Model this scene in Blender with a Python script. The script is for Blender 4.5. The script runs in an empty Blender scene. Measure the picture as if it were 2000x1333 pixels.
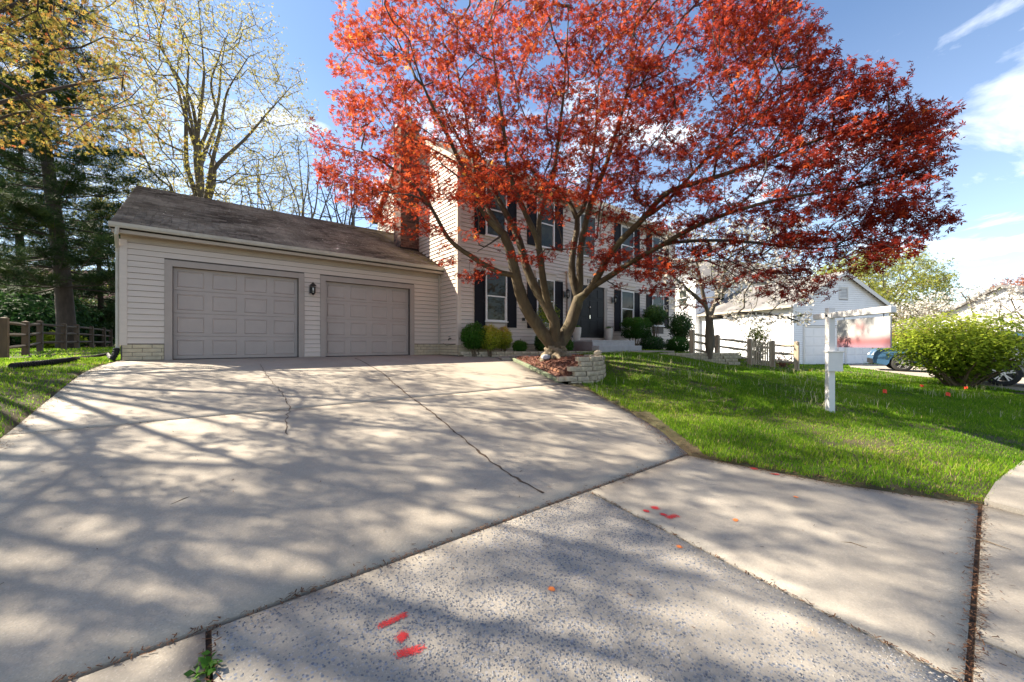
import bpy, bmesh, math, random
import numpy as np
from mathutils import Matrix, Vector

random.seed(7)
rng = np.random.default_rng(11)
R_ = math.radians
scene = bpy.context.scene
COL = scene.collection

# ------------------------------------------------------------------ camera
# metres; x runs along the garage front, y into the house, z = 0 is the garage slab
FPX, CX, HY, EYE = 755.0, 1000.0, 672.4, 0.348
YAW = R_(38.9)
FX, FY = math.sin(YAW), math.cos(YAW)          # view direction on plan
RX, RY = math.cos(YAW), -math.sin(YAW)         # picture-right on plan
cd = bpy.data.cameras.new('camera')
cd.sensor_width = 36.0
cd.lens = FPX / 2000.0 * 36.0
cd.shift_y = (HY - 666.5) / 2000.0
cd.clip_start = 0.05
cd.clip_end = 2000.0
cam = bpy.data.objects.new('camera', cd)
COL.objects.link(cam)
cam.location = (0, 0, EYE)
cam.rotation_euler = (R_(90), 0, -YAW)
scene.camera = cam

# ------------------------------------------------------------------ sky and sun
SUN_TO = Vector((-0.807, 1.0, 1.15)).normalized()     # towards the sun
sun_el = math.asin(SUN_TO.z)
sun_az = math.atan2(SUN_TO.x, SUN_TO.y)               # from +y, clockwise positive to +x
world = bpy.data.worlds.new('World')
scene.world = world
world.use_nodes = True
wn, wl = world.node_tree.nodes, world.node_tree.links
wn.clear()
wo = wn.new('ShaderNodeOutputWorld')
bg = wn.new('ShaderNodeBackground')
sky = wn.new('ShaderNodeTexSky')
sky.sky_type = 'NISHITA'
sky.sun_disc = False
sky.sun_elevation = sun_el
sky.sun_rotation = sun_az
sky.altitude = 100
sky.air_density = 1.0
sky.dust_density = 0.25
sky.ozone_density = 2.6
tc = wn.new('ShaderNodeTexCoord')
sep = wn.new('ShaderNodeSeparateXYZ')
wl.new(tc.outputs['Generated'], sep.inputs[0])
addz = wn.new('ShaderNodeMath'); addz.operation = 'ADD'; addz.inputs[1].default_value = 0.22
mx0 = wn.new('ShaderNodeMath'); mx0.operation = 'MAXIMUM'; mx0.inputs[1].default_value = 0.0
wl.new(sep.outputs['Z'], mx0.inputs[0]); wl.new(mx0.outputs[0], addz.inputs[0])
dx = wn.new('ShaderNodeMath'); dx.operation = 'DIVIDE'
dy = wn.new('ShaderNodeMath'); dy.operation = 'DIVIDE'
wl.new(sep.outputs['X'], dx.inputs[0]); wl.new(addz.outputs[0], dx.inputs[1])
wl.new(sep.outputs['Y'], dy.inputs[0]); wl.new(addz.outputs[0], dy.inputs[1])
cmb = wn.new('ShaderNodeCombineXYZ')
wl.new(dx.outputs[0], cmb.inputs[0]); wl.new(dy.outputs[0], cmb.inputs[1])
cn = wn.new('ShaderNodeTexNoise'); cn.inputs['Scale'].default_value = 2.1
cn.inputs['Detail'].default_value = 9.0; cn.inputs['Roughness'].default_value = 0.56
cn.inputs['Distortion'].default_value = 0.35
wl.new(cmb.outputs[0], cn.inputs['Vector'])
cr = wn.new('ShaderNodeValToRGB')
cr.color_ramp.elements[0].position = 0.52; cr.color_ramp.elements[0].color = (0, 0, 0, 1)
cr.color_ramp.elements[1].position = 0.68; cr.color_ramp.elements[1].color = (0.92, 0.92, 0.92, 1)
wl.new(cn.outputs['Fac'], cr.inputs[0])
hz = wn.new('ShaderNodeMapRange')                       # thin white veil low in the sky, all round
hz.inputs['From Min'].default_value = 0.0; hz.inputs['From Max'].default_value = 0.55
hz.inputs['To Min'].default_value = 0.16; hz.inputs['To Max'].default_value = 0.0
wl.new(sep.outputs['Z'], hz.inputs['Value'])
mxc = wn.new('ShaderNodeMath'); mxc.operation = 'MAXIMUM'
wl.new(cr.outputs[0], mxc.inputs[0]); wl.new(hz.outputs[0], mxc.inputs[1])
mix = wn.new('ShaderNodeMixRGB')
mix.inputs[2].default_value = (8.0, 8.1, 8.3, 1)
wl.new(mxc.outputs[0], mix.inputs[0]); wl.new(sky.outputs[0], mix.inputs[1])
wl.new(mix.outputs[0], bg.inputs[0])
bg.inputs[1].default_value = 0.068
wl.new(bg.outputs[0], wo.inputs[0])

sd = bpy.data.lights.new('sun', 'SUN')
sd.energy = 5.0
sd.angle = R_(0.45)
sd.color = (1.0, 0.89, 0.73)
sun = bpy.data.objects.new('sun', sd)
COL.objects.link(sun)
sun.rotation_euler = SUN_TO.to_track_quat('Z', 'Y').to_euler()

scene.view_settings.view_transform = 'Standard'
scene.view_settings.look = 'None'
scene.view_settings.gamma = 1.0
scene.view_settings.use_curve_mapping = False
scene.view_settings.exposure = 1.88

# ------------------------------------------------------------------ photo pixel -> place
def ray(px, py):
    t, v = (px - CX) / FPX, (HY - py) / FPX
    return (RX * t + FX, RY * t + FY, v)          # per metre of depth
def at(px, py, Z):
    r = ray(px, py); return Vector((r[0] * Z, r[1] * Z, EYE + r[2] * Z))
def on_y(px, py, y):
    r = ray(px, py); Z = y / r[1]; return Vector((r[0] * Z, y, EYE + r[2] * Z))
def on_x(px, py, x):
    r = ray(px, py); Z = x / r[0]; return Vector((x, r[1] * Z, EYE + r[2] * Z))
def xy_y(px, y):
    r = ray(px, HY); return r[0] * y / r[1]
def project(P):
    P = np.asarray(P, float)
    X = P[..., 0] * RX + P[..., 1] * RY; Z = P[..., 0] * FX + P[..., 1] * FY
    Zs = np.maximum(Z, 0.05)
    return CX + FPX * X / Zs, HY - FPX * (P[..., 2] - EYE) / Zs, Z

# ------------------------------------------------------------------ terrain
_d = np.array([-40, 0, 1.5, 2.6, 3.58, 5.14, 5.55, 9.3, 11.45, 60.])
_z = np.array([0, 0, -.035, -.10, -.215, -.43, -.485, -.925, -1.15, -1.15])
_ds = np.linspace(-10, 30, 1601)
_zs = np.interp(_ds, _d, _z)
_k = np.hanning(41); _k /= _k.sum()
_zs = np.convolve(np.pad(_zs, 20, mode='edge'), _k, mode='valid')
def zdrive(y):                                   # height of the drive at distance y from the camera line
    return np.interp(11.5 - np.asarray(y, float), _ds, _zs)

ctrl = []
for y in (0, 1.2, 2.2, 4, 6, 8, 10, 11.4):
    ctrl.append((-1.45, y, float(zdrive(y)) + .01))
    ctrl.append((1.5, y, float(zdrive(y)) - .03))
    ctrl.append((-4.0, y, float(zdrive(y)) + .03))
    ctrl.append((-8.5, y, float(zdrive(y)) + .06))
    ctrl.append((-16, y, float(zdrive(y)) + .10))
for y in (2.2, 3.2, 4.2, 5.2): ctrl.append((4.4 + (y - 2.2) * .5, y, float(zdrive(y)) + .02))
ctrl += [(-4.16, 16.97, -.11), (-4.8, 23, .06), (-4.56, 27.5, .11), (-1.4, 14, -.04), (-1.4, 19, -.02), (-10, 16, -.05),
         (5.7, 0.0, -1.12), (7, 0, -1.06), (9, 0, -1.0), (12, 0, -.93), (8.24, 1.7, -.79), (6.8, 3.0, -.74), (8, 4.5, -.52),
         (11.2, 2.5, -.60), (13.3, 1.46, -.74), (7.75, 5.69, -.42), (8.34, 6.1, -.18), (9.2, 6.7, .02), (12.2, 6.9, .03),
         (6.45, 5.75, -.46), (7.1, 7.0, -.12), (8.6, 7.4, .0), (10.5, 6.0, -.1), (10, 4.3, -.42), (13, 4.4, -.47), (13, 5.05, -.43), (12.0, 5.7, -.24), (15.2, 5.4, -.52), (16.8, 5.7, -.5),
         (14.5, 7.6, 0.0), (16, 9, -.03), (6.5, 10.2, -.03), (8, 9.6, -.01), (10, 9.2, .03), (12, 8.4, .08), (14, 9.5, .09), (18, 10, .05),
         (20.5, 9, -.25), (22, 12, -.4), (19, 5.0, -.62), (26.2, 7.2, -.84), (25.6, 4.9, -.82), (18.7, .9, -.82), (15.55, -.47, -.85),
         (22, 2, -.84), (30, 3, -.86), (30, 10, -.86), (40, 2, -.9), (24, 16, -.6), (40, 20, -.8),
         (6, 16, 0), (14, 16, 0), (6, 26, .05), (16, 26, -.1), (30, 30, -.6), (0, 34, .1), (-14, 30, .1), (-16, 22, .05)]
ctrl = np.array(ctrl)
def _tps(r2): return np.where(r2 > 1e-9, r2 * np.log(r2 + 1e-12) * .5, 0.)
_n = len(ctrl)
_A = np.zeros((_n + 3, _n + 3))
_r2 = ((ctrl[:, None, :2] - ctrl[None, :, :2]) ** 2).sum(-1)
_A[:_n, :_n] = _tps(_r2) + np.eye(_n) * .15
_A[:_n, _n] = 1; _A[:_n, _n + 1:] = ctrl[:, :2]; _A[_n, :_n] = 1; _A[_n + 1:, :_n] = ctrl[:, :2].T
_w = np.linalg.solve(_A, np.concatenate([ctrl[:, 2], np.zeros(3)]))
def zground(x, y):
    x = np.asarray(x, float); y = np.asarray(y, float)
    sh = x.shape
    xf = np.clip(x.ravel(), -18, 42); yf = np.clip(y.ravel(), -1.5, 34)
    out = np.empty(len(xf))
    for i in range(0, len(xf), 20000):
        a, b = xf[i:i + 20000], yf[i:i + 20000]
        r2 = (a[:, None] - ctrl[None, :, 0]) ** 2 + (b[:, None] - ctrl[None, :, 1]) ** 2
        out[i:i + 20000] = _tps(r2) @ _w[:_n] + _w[_n] + _w[_n + 1] * a + _w[_n + 2] * b
    return np.clip(out, -1.25, .3).reshape(sh)
def zg(x, y): return float(zground(np.array([x]), np.array([y]))[0])
def march(px, py, f):
    r = ray(px, py); lo = .4; p = None
    Z = .4
    while Z < 80:
        if EYE + r[2] * Z <= f(r[0] * Z, r[1] * Z): break
        Z += .02
    return Vector((r[0] * Z, r[1] * Z, EYE + r[2] * Z))
def on_drive(px, py): return march(px, py, lambda x, y: float(zdrive(y)))
def on_ground(px, py): return march(px, py, zg)

# ------------------------------------------------------------------ object helpers
def put(o, parent=None, loc=None):
    COL.objects.link(o)
    if parent is not None:
        o.parent = parent
        o.matrix_parent_inverse = Matrix.Translation(-Vector(parent['base'])) if 'base' in parent else Matrix.Identity(4)
    if loc is not None: o.location = loc
    return o
_bases = {}
def thing(name, label, cat, loc=(0, 0, 0), group=None):
    o = bpy.data.objects.new(name, None)
    o.empty_display_size = .2
    COL.objects.link(o)
    o.location = loc
    o['label'] = label; o['category'] = cat
    if group: o['group'] = group
    _bases[o.name] = Vector(loc)
    return o
def link(o, parent=None):
    COL.objects.link(o)
    if parent is not None:
        o.parent = parent
        b = Vector((0, 0, 0)); p = parent
        while p is not None:
            if p.name in _bases: b = _bases[p.name]; break
            p = p.parent
        if parent.name in _bases: o.matrix_parent_inverse = Matrix.Translation(-b)
        else: o.matrix_parent_inverse = Matrix.Translation(-Vector(parent.location))
    return o
def tag(o, label, cat, group=None):
    o['label'] = label; o['category'] = cat
    if group: o['group'] = group
    return o
def structure(o):
    o['kind'] = 'structure'; return o
def stuff(o):
    o['kind'] = 'stuff'; return o

class MB:
    """collects shapes into one mesh, world coordinates"""
    def __init__(s): s.v = []; s.f = []
    def add(s, vs, fs):
        n = len(s.v); s.v += [tuple(v) for v in vs]; s.f += [tuple(i + n for i in f) for f in fs]; return s
    def box(s, a, b):
        x0, y0, z0 = a; x1, y1, z1 = b
        return s.add([(x0, y0, z0), (x1, y0, z0), (x1, y1, z0), (x0, y1, z0), (x0, y0, z1), (x1, y0, z1), (x1, y1, z1), (x0, y1, z1)],
                     [(0, 3, 2, 1), (4, 5, 6, 7), (0, 1, 5, 4), (1, 2, 6, 5), (2, 3, 7, 6), (3, 0, 4, 7)])
    def obox(s, c, ax, ay, az, h):                # centre, three unit axes, half sizes
        c = Vector(c); ax = Vector(ax) * h[0]; ay = Vector(ay) * h[1]; az = Vector(az) * h[2]
        vs = [c - ax - ay - az, c + ax - ay - az, c + ax + ay - az, c - ax + ay - az, c - ax - ay + az, c + ax - ay + az, c + ax + ay + az, c - ax + ay + az]
        return s.add(vs, [(0, 3, 2, 1), (4, 5, 6, 7), (0, 1, 5, 4), (1, 2, 6, 5), (2, 3, 7, 6), (3, 0, 4, 7)])
    def prism(s, poly, d):                        # planar polygon (3-D points) pushed along d
        n = len(poly); d = Vector(d); a = [Vector(p) for p in poly]; b = [p + d for p in a]
        return s.add(a + b, [tuple(range(n - 1, -1, -1)), tuple(range(n, 2 * n))] + [(i, (i + 1) % n, n + (i + 1) % n, n + i) for i in range(n)])
    def tube(s, pts, rad, n=8, cap=True):
        pts = [Vector(p) for p in pts]; k = len(pts)
        if not hasattr(rad, '__len__'): rad = [rad] * k
        ref = Vector((0, 0, 1)); vs = []
        for i in range(k):
            t = (pts[min(i + 1, k - 1)] - pts[max(i - 1, 0)]).normalized()
            if abs(t.dot(ref)) > .95: ref = Vector((1, 0, 0))
            u = t.cross(ref).normalized(); w = t.cross(u); ref = -w if abs(w.z) < .01 else ref
            for j in range(n):
                a = 2 * math.pi * j / n
                vs.append(pts[i] + (u * math.cos(a) + w * math.sin(a)) * rad[i])
        fs = [(i * n + j, i * n + (j + 1) % n, (i + 1) * n + (j + 1) % n, (i + 1) * n + j) for i in range(k - 1) for j in range(n)]
        if cap: fs += [tuple(range(n - 1, -1, -1)), tuple(range((k - 1) * n, k * n))]
        return s.add(vs, fs)
    def lathe(s, c, prof, n=20):
        c = Vector(c); vs = []; k = len(prof)
        for r, z in prof:
            for j in range(n):
                a = 2 * math.pi * j / n; vs.append(c + Vector((r * math.cos(a), r * math.sin(a), z)))
        fs = [(i * n + j, i * n + (j + 1) % n, (i + 1) * n + (j + 1) % n, (i + 1) * n + j) for i in range(k - 1) for j in range(n)]
        fs += [tuple(range(n - 1, -1, -1)), tuple(range((k - 1) * n, k * n))]
        return s.add(vs, fs)
    def build(s, name, mat, parent=None, bevel=0, smooth=False):
        me = bpy.data.meshes.new(name)
        me.from_pydata(s.v, [], s.f)
        if bevel:
            bm = bmesh.new(); bm.from_mesh(me)
            bmesh.ops.remove_doubles(bm, verts=bm.verts, dist=1e-5)
            bmesh.ops.bevel(bm, geom=[e for e in bm.edges if len(e.link_faces) == 2 and e.calc_face_angle(0) > .6], offset=bevel, segments=1, affect='EDGES', clamp_overlap=True)
            bm.to_mesh(me); bm.free()
        if smooth:
            for p in me.polygons: p.use_smooth = True
        me.materials.append(mat)
        me.update()
        o = bpy.data.objects.new(name, me)
        return link(o, parent)

def mesh_np(name, V, F, mat, parent=None, attr=None, smooth=False):
    V = np.ascontiguousarray(V, np.float32); F = np.ascontiguousarray(F, np.int32)
    me = bpy.data.meshes.new(name)
    k = F.shape[1]
    me.vertices.add(len(V)); me.vertices.foreach_set('co', V.ravel())
    me.loops.add(F.size); me.loops.foreach_set('vertex_index', F.ravel())
    me.polygons.add(len(F)); me.polygons.foreach_set('loop_start', np.arange(0, F.size, k, dtype=np.int32))
    me.polygons.foreach_set('loop_total', np.full(len(F), k, np.int32))
    if smooth: me.polygons.foreach_set('use_smooth', np.ones(len(F), bool))
    if attr is not None:
        a = me.attributes.new('v', 'FLOAT', 'POINT'); a.data.foreach_set('value', np.ascontiguousarray(attr, np.float32))
    me.update(calc_edges=True)
    me.materials.append(mat)
    return link(bpy.data.objects.new(name, me), parent)

# ------------------------------------------------------------------ materials
def nmat(name):
    m = bpy.data.materials.new(name); m.use_nodes = True
    nt = m.node_tree; nt.nodes.clear()
    out = nt.nodes.new('ShaderNodeOutputMaterial')
    p = nt.nodes.new('ShaderNodeBsdfPrincipled')
    nt.links.new(p.outputs[0], out.inputs[0])
    return m, nt, p, out
def C(*c): return (c[0], c[1], c[2], 1)
def noise(nt, scale, detail=4, rough=.55, vec=None, dist=0):
    n = nt.nodes.new('ShaderNodeTexNoise'); n.inputs['Scale'].default_value = scale
    n.inputs['Detail'].default_value = detail; n.inputs['Roughness'].default_value = rough; n.inputs['Distortion'].default_value = dist
    if vec is not None: nt.links.new(vec, n.inputs['Vector'])
    return n.outputs['Fac']
def ramp(nt, fac, stops):
    r = nt.nodes.new('ShaderNodeValToRGB'); e = r.color_ramp.elements
    while len(e) < len(stops): e.new(.5)
    for el, (p, c) in zip(e, stops):
        el.position = p; el.color = c if len(c) == 4 else C(*c)
    nt.links.new(fac, r.inputs[0]); return r.outputs[0]
def mixc(nt, fac, a, b, mode='MIX'):
    m = nt.nodes.new('ShaderNodeMixRGB'); m.blend_type = mode
    for i, x in ((0, fac), (1, a), (2, b)):
        if isinstance(x, (int, float)): m.inputs[i].default_value = x
        elif isinstance(x, tuple): m.inputs[i].default_value = x if len(x) == 4 else C(*x)
        else: nt.links.new(x, m.inputs[i])
    return m.outputs[0]
def bump(nt, p, h, strength=.3, dist=.01):
    b = nt.nodes.new('ShaderNodeBump'); b.inputs['Strength'].default_value = strength; b.inputs['Distance'].default_value = dist
    nt.links.new(h, b.inputs['Height']); nt.links.new(b.outputs[0], p.inputs['Normal'])
def objco(nt, scale=None):
    t = nt.nodes.new('ShaderNodeTexCoord')
    if scale is None: return t.outputs['Object']
    m = nt.nodes.new('ShaderNodeMapping'); m.inputs['Scale'].default_value = scale
    nt.links.new(t.outputs['Object'], m.inputs[0]); return m.outputs[0]
def simple(name, c, rough=.6, var=.12, scale=6, bmp=0, bscale=60, metal=0, spec=.5, stretch=None, dirt=None):
    """colour with soft uneven tone, optional second (dirt) colour and fine relief"""
    m, nt, p, _ = nmat(name)
    v = objco(nt, stretch)
    n = noise(nt, scale, 5, .6, v)
    lo = tuple(x * (1 - var) for x in c); hi = tuple(min(1, x * (1 + var)) for x in c)
    col = ramp(nt, n, [(.3, lo), (.7, hi)])
    if dirt:
        n2 = noise(nt, scale * .35, 6, .65, v)
        f = ramp(nt, n2, [(.52, (0, 0, 0)), (.72, (1, 1, 1))])
        col = mixc(nt, f, col, C(*dirt))
    nt.links.new(col, p.inputs['Base Color'])
    p.inputs['Roughness'].default_value = rough; p.inputs['Metallic'].default_value = metal
    p.inputs['Specular IOR Level'].default_value = spec
    if bmp: bump(nt, p, noise(nt, bscale, 4, .6, v), bmp, .01)
    return m
def leafmat(name, stops, trans=.45, rough=.6, tcol=None, spec=.15):
    """leaf colour by a per-leaf value, light coming through"""
    m, nt, p, out = nmat(name)
    a = nt.nodes.new('ShaderNodeAttribute'); a.attribute_name = 'v'
    col = ramp(nt, a.outputs['Fac'], stops)
    nt.links.new(col, p.inputs['Base Color']); p.inputs['Roughness'].default_value = rough
    p.inputs['Specular IOR Level'].default_value = spec
    t = nt.nodes.new('ShaderNodeBsdfTranslucent')
    tc_ = mixc(nt, 1.0, col, C(*(tcol or (1, 1, 1))), 'MULTIPLY')
    g = nt.nodes.new('ShaderNodeGamma'); g.inputs[1].default_value = .8
    nt.links.new(tc_, g.inputs[0]); nt.links.new(g.outputs[0], t.inputs[0])
    ms = nt.nodes.new('ShaderNodeMixShader'); ms.inputs[0].default_value = trans
    nt.links.new(p.outputs[0], ms.inputs[1]); nt.links.new(t.outputs[0], ms.inputs[2])
    nt.links.new(ms.outputs[0], out.inputs[0])
    return m

M = {}
M['lapshade'] = simple('lap_shade_core', (.10, .085, .075), .8)  # dark wall core: groove shade between the lapped boards is put into the colour
M['siding'] = simple('siding', (.55, .465, .392), .5, .04, 3, .05, 90, stretch=(1, 1, 6))
M['trim'] = simple('trim', (.335, .277, .236), .55, .05, 5, .06, 80)
M['door'] = simple('garage_door_paint', (.365, .30, .262), .42, .06, 2.5, .05, 70)
M['soffit'] = simple('soffit', (.38, .31, .235), .6, .05, 4)
M['gutter'] = simple('gutter_metal', (.44, .40, .33), .4, .06, 5, dirt=(.30, .27, .22))
M['white'] = simple('white_paint', (.68, .66, .63), .45, .04, 4)
M['nwhite'] = simple('neighbour_white', (.84, .84, .85), .5, .04, 2)
M['shutter'] = simple('shutter_black', (.010, .010, .014), .7, .1, 8, spec=.15)
M['blackdoor'] = simple('black_door', (.008, .008, .009), .5, .1, 8, spec=.2)
M['black'] = simple('black_metal', (.012, .012, .012), .45, .1, 8)
M['blackplastic'] = simple('black_plastic', (.012, .012, .013), .6, .2, 20, spec=.2)
M['brass'] = simple('pale_metal', (.75, .7, .6), .25, .05, 8, metal=1)
M['wood'] = simple('weathered_wood', (.42, .34, .245), .85, .3, 9, .5, 60, stretch=(1, 1, .15), dirt=(.20, .17, .13))
M['wooddark'] = simple('dark_wood', (.085, .062, .042), .85, .3, 9, .5, 60, stretch=(1, 1, .15))
M['soil'] = simple('soil', (.085, .055, .035), .95, .4, 14, .8, 70)
M['mulch'] = simple('mulch', (.16, .075, .05), .95, .45, 30, 1, 60)
M['barkm'] = simple('maple_bark', (.062, .042, .018), .8, .45, 7, .9, 28, stretch=(1, 1, .45), dirt=(.125, .10, .045))
M['barkbase'] = simple('maple_bark_base', (.19, .145, .09), .85, .4, 9, 1, 22, dirt=(.07, .05, .028))
M['barkg'] = simple('grey_bark', (.12, .10, .072), .85, .3, 8, .6, 30, stretch=(1, 1, .3))
M['barkd'] = simple('dark_bark', (.055, .043, .035), .9, .3, 8, .8, 25, stretch=(1, 1, .3))
M['block'] = simple('wall_block', (.45, .38, .27), .9, .28, 9, 1, 45, dirt=(.22, .19, .145))
M['brickw'] = simple('painted_brick', (.48, .40, .27), .75, .13, 9, .5, 50, dirt=(.40, .36, .27))
M['mortarw'] = simple('painted_mortar', (.20, .175, .13), .9, .1, 20)
M['mortar'] = simple('mortar', (.20, .165, .14), .95, .12, 20)
M['stone'] = simple('fieldstone', (.36, .37, .40), .9, .3, 9, .8, 40)
M['terra'] = simple('terracotta', (.42, .20, .11), .8, .2, 12, .3, 60)
M['pot'] = simple('pale_pot', (.50, .46, .41), .6, .06, 8)
M['red'] = simple('flag_red', (.85, .06, .02), .5, .08, 8)
M['step'] = simple('step_concrete', (.36, .36, .36), .8, .1, 6, .3, 90)
M['porchside'] = simple('porch_paint', (.23, .20, .20), .7, .08, 6)
M['rubber'] = simple('rubber', (.02, .02, .02), .8, .2, 20)
M['rim'] = simple('alloy', (.55, .55, .56), .3, .05, 10, metal=.9)
M['carblue'] = simple('car_blue', (.045, .11, .19), .25, .04, 3)
M['carsilver'] = simple('car_silver', (.42, .43, .44), .28, .04, 3, metal=.6)
M['lamp'] = simple('lens_white', (.75, .75, .72), .15, .03, 5)
M['stem'] = simple('stem', (.14, .10, .06), .85, .3, 20)

def brickmat():
    m, nt, p, _ = nmat('chimney_brick')
    a = nt.nodes.new('ShaderNodeAttribute'); a.attribute_name = 'v'
    c = ramp(nt, a.outputs['Fac'], [(0, (.025, .017, .015)), (.25, (.075, .034, .026)), (.6, (.125, .055, .04)), (1, (.20, .10, .07))])
    c = mixc(nt, .25, c, ramp(nt, noise(nt, 40, 4, .6, objco(nt)), [(.3, (.02, .014, .012)), (.7, (.2, .12, .095))]))
    nt.links.new(c, p.inputs['Base Color']); p.inputs['Roughness'].default_value = .9
    bump(nt, p, noise(nt, 80, 4, .6, objco(nt)), .5, .01)
    return m
M['brick'] = brickmat()

def shinglemat(name, dark, light, moss):
    m, nt, p, _ = nmat(name)
    a = nt.nodes.new('ShaderNodeAttribute'); a.attribute_name = 'v'
    o = objco(nt)
    c = ramp(nt, a.outputs['Fac'], [(0, tuple(x * .6 for x in dark)), (.6, dark), (1, tuple(.45 * (x + y) for x, y in zip(dark, light)))])
    n = noise(nt, .9, 5, .6, o)
    c = mixc(nt, ramp(nt, n, [(.38, (0, 0, 0)), (.7, (.75, .75, .75))]), c, C(*light))
    st_ = noise(nt, 4, 6, .7, objco(nt, (3, .35, .35)))
    c = mixc(nt, ramp(nt, st_, [(.5, (0, 0, 0)), (.7, (.6, .6, .6))]), c, C(*(x * .6 for x in dark)))
    g = ramp(nt, noise(nt, 90, 3, .7, o), [(.62, (0, 0, 0)), (.72, (.55, .55, .55))])
    c = mixc(nt, g, c, C(.42, .38, .32))
    if moss:
        sx = nt.nodes.new('ShaderNodeSeparateXYZ'); nt.links.new(o, sx.inputs[0])
        mr = nt.nodes.new('ShaderNodeMapRange'); mr.inputs['From Min'].default_value = 4.2; mr.inputs['From Max'].default_value = 6.3
        nt.links.new(sx.outputs[0], mr.inputs[0])
        mm = nt.nodes.new('ShaderNodeMath'); mm.operation = 'MULTIPLY'
        nt.links.new(mr.outputs[0], mm.inputs[0])
        nt.links.new(ramp(nt, noise(nt, 6, 6, .7, o), [(.48, (0, 0, 0)), (.62, (.9, .9, .9))]), mm.inputs[1])
        c = mixc(nt, mm.outputs[0], c, C(.20, .17, .05))
    nt.links.new(c, p.inputs['Base Color']); p.inputs['Roughness'].default_value = .9
    bump(nt, p, noise(nt, 150, 3, .7, o), .5, .008)
    return m
M['shingle'] = shinglemat('brown_shingle', (.09, .07, .056), (.35, .305, .255), True)
M['nshingle'] = shinglemat('grey_shingle', (.16, .15, .145), (.27, .255, .245), False)

def concrete(name, c, agg=False, stain=.16):
    m, nt, p, _ = nmat(name)
    o = objco(nt)
    n1 = noise(nt, .7, 6, .6, o); n2 = noise(nt, 55, 5, .7, o); n3 = noise(nt, 5, 6, .65, o)
    base = ramp(nt, n1, [(.3, tuple(x * (1 - stain) for x in c)), (.7, tuple(min(1, x * (1 + stain * .6)) for x in c))])
    base = mixc(nt, ramp(nt, n3, [(.5, (0, 0, 0)), (.8, (.35, .35, .35))]), base, C(*(x * .66 for x in c)))
    base = mixc(nt, ramp(nt, n2, [(.5, (0, 0, 0)), (.75, (.35, .35, .35))]), base, C(*(x * .55 for x in c)))
    sx_ = noise(nt, 1, 5, .6, objco(nt, (.9, .16, .3)))
    base = mixc(nt, ramp(nt, sx_, [(.5, (0, 0, 0)), (.72, (.42, .42, .42))]), base, C(*(x * .62 for x in c)))
    sp_ = noise(nt, 2.6, 2, .4, o)
    base = mixc(nt, ramp(nt, sp_, [(.74, (0, 0, 0)), (.82, (.5, .5, .5))]), base, C(.30, .20, .10))
    h = n2
    # sand grains: pale and dark specks
    v2 = nt.nodes.new('ShaderNodeTexVoronoi'); v2.inputs['Scale'].default_value = 170; nt.links.new(o, v2.inputs['Vector'])
    s2 = nt.nodes.new('ShaderNodeSeparateColor'); nt.links.new(v2.outputs['Color'], s2.inputs[0])
    base = mixc(nt, ramp(nt, s2.outputs[0], [(.84, (0, 0, 0)), (.9, (.4, .4, .4))]), base, C(.22, .20, .18))
    base = mixc(nt, ramp(nt, s2.outputs[1], [(.88, (0, 0, 0)), (.92, (.16, .16, .16))]), base, C(.55, .51, .45))
    if agg:
        vo = nt.nodes.new('ShaderNodeTexVoronoi'); vo.inputs['Scale'].default_value = 62; nt.links.new(o, vo.inputs['Vector'])
        sp = nt.nodes.new('ShaderNodeSeparateColor'); nt.links.new(vo.outputs['Color'], sp.inputs[0])
        edge = nt.nodes.new('ShaderNodeMath'); edge.operation = 'LESS_THAN'; edge.inputs[1].default_value = .42
        nt.links.new(vo.outputs['Distance'], edge.inputs[0])
        pick = nt.nodes.new('ShaderNodeMath'); pick.operation = 'GREATER_THAN'; pick.inputs[1].default_value = .40
        nt.links.new(sp.outputs[0], pick.inputs[0])
        f = nt.nodes.new('ShaderNodeMath'); f.operation = 'MULTIPLY'; nt.links.new(edge.outputs[0], f.inputs[0]); nt.links.new(pick.outputs[0], f.inputs[1])
        wear = nt.nodes.new('ShaderNodeMath'); wear.operation = 'MULTIPLY'; nt.links.new(f.outputs[0], wear.inputs[0])
        nt.links.new(ramp(nt, noise(nt, 1.6, 4, .6, o), [(.38, (.15, .15, .15)), (.55, (1, 1, 1))]), wear.inputs[1])
        stone = ramp(nt, sp.outputs[1], [(0, (.10, .115, .145)), (.5, (.20, .215, .25)), (.75, (.33, .31, .29)), (1, (.14, .14, .15))])
        base = mixc(nt, wear.outputs[0], base, stone)
    nt.links.new(base, p.inputs['Base Color']); p.inputs['Roughness'].default_value = .88
    bump(nt, p, h, .45, .008)
    return m
M['concrete'] = concrete('drive_concrete', (.338, .296, .236))
M['flare'] = concrete('apron_concrete', (.295, .264, .218), stain=.26)
M['aggregate'] = concrete('exposed_aggregate', (.32, .288, .24), True)
M['asphalt'] = simple('asphalt', (.06, .06, .062), .9, .25, 40, .6, 120)

def groundmat():
    m, nt, p, _ = nmat('lawn_ground')
    o = objco(nt)
    n = noise(nt, .8, 6, .65, o); n2 = noise(nt, 30, 4, .7, o)
    c = ramp(nt, n, [(.32, (.05, .06, .018)), (.5, (.07, .075, .022)), (.66, (.105, .08, .035)), (.8, (.13, .085, .045))])
    c = mixc(nt, ramp(nt, n2, [(.45, (0, 0, 0)), (.7, (.5, .5, .5))]), c, C(.03, .04, .012))
    nt.links.new(c, p.inputs['Base Color']); p.inputs['Roughness'].default_value = .95
    n4 = noise(nt, 130, 4, .7, o); c = mixc(nt, ramp(nt, n4, [(.42, (0, 0, 0)), (.62, (.75, .75, .75))]), c, C(.15, .10, .055)); nt.links.new(c, p.inputs['Base Color'])
    bump(nt, p, n4, 1, .03)
    return m
M['ground'] = groundmat()

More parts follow.
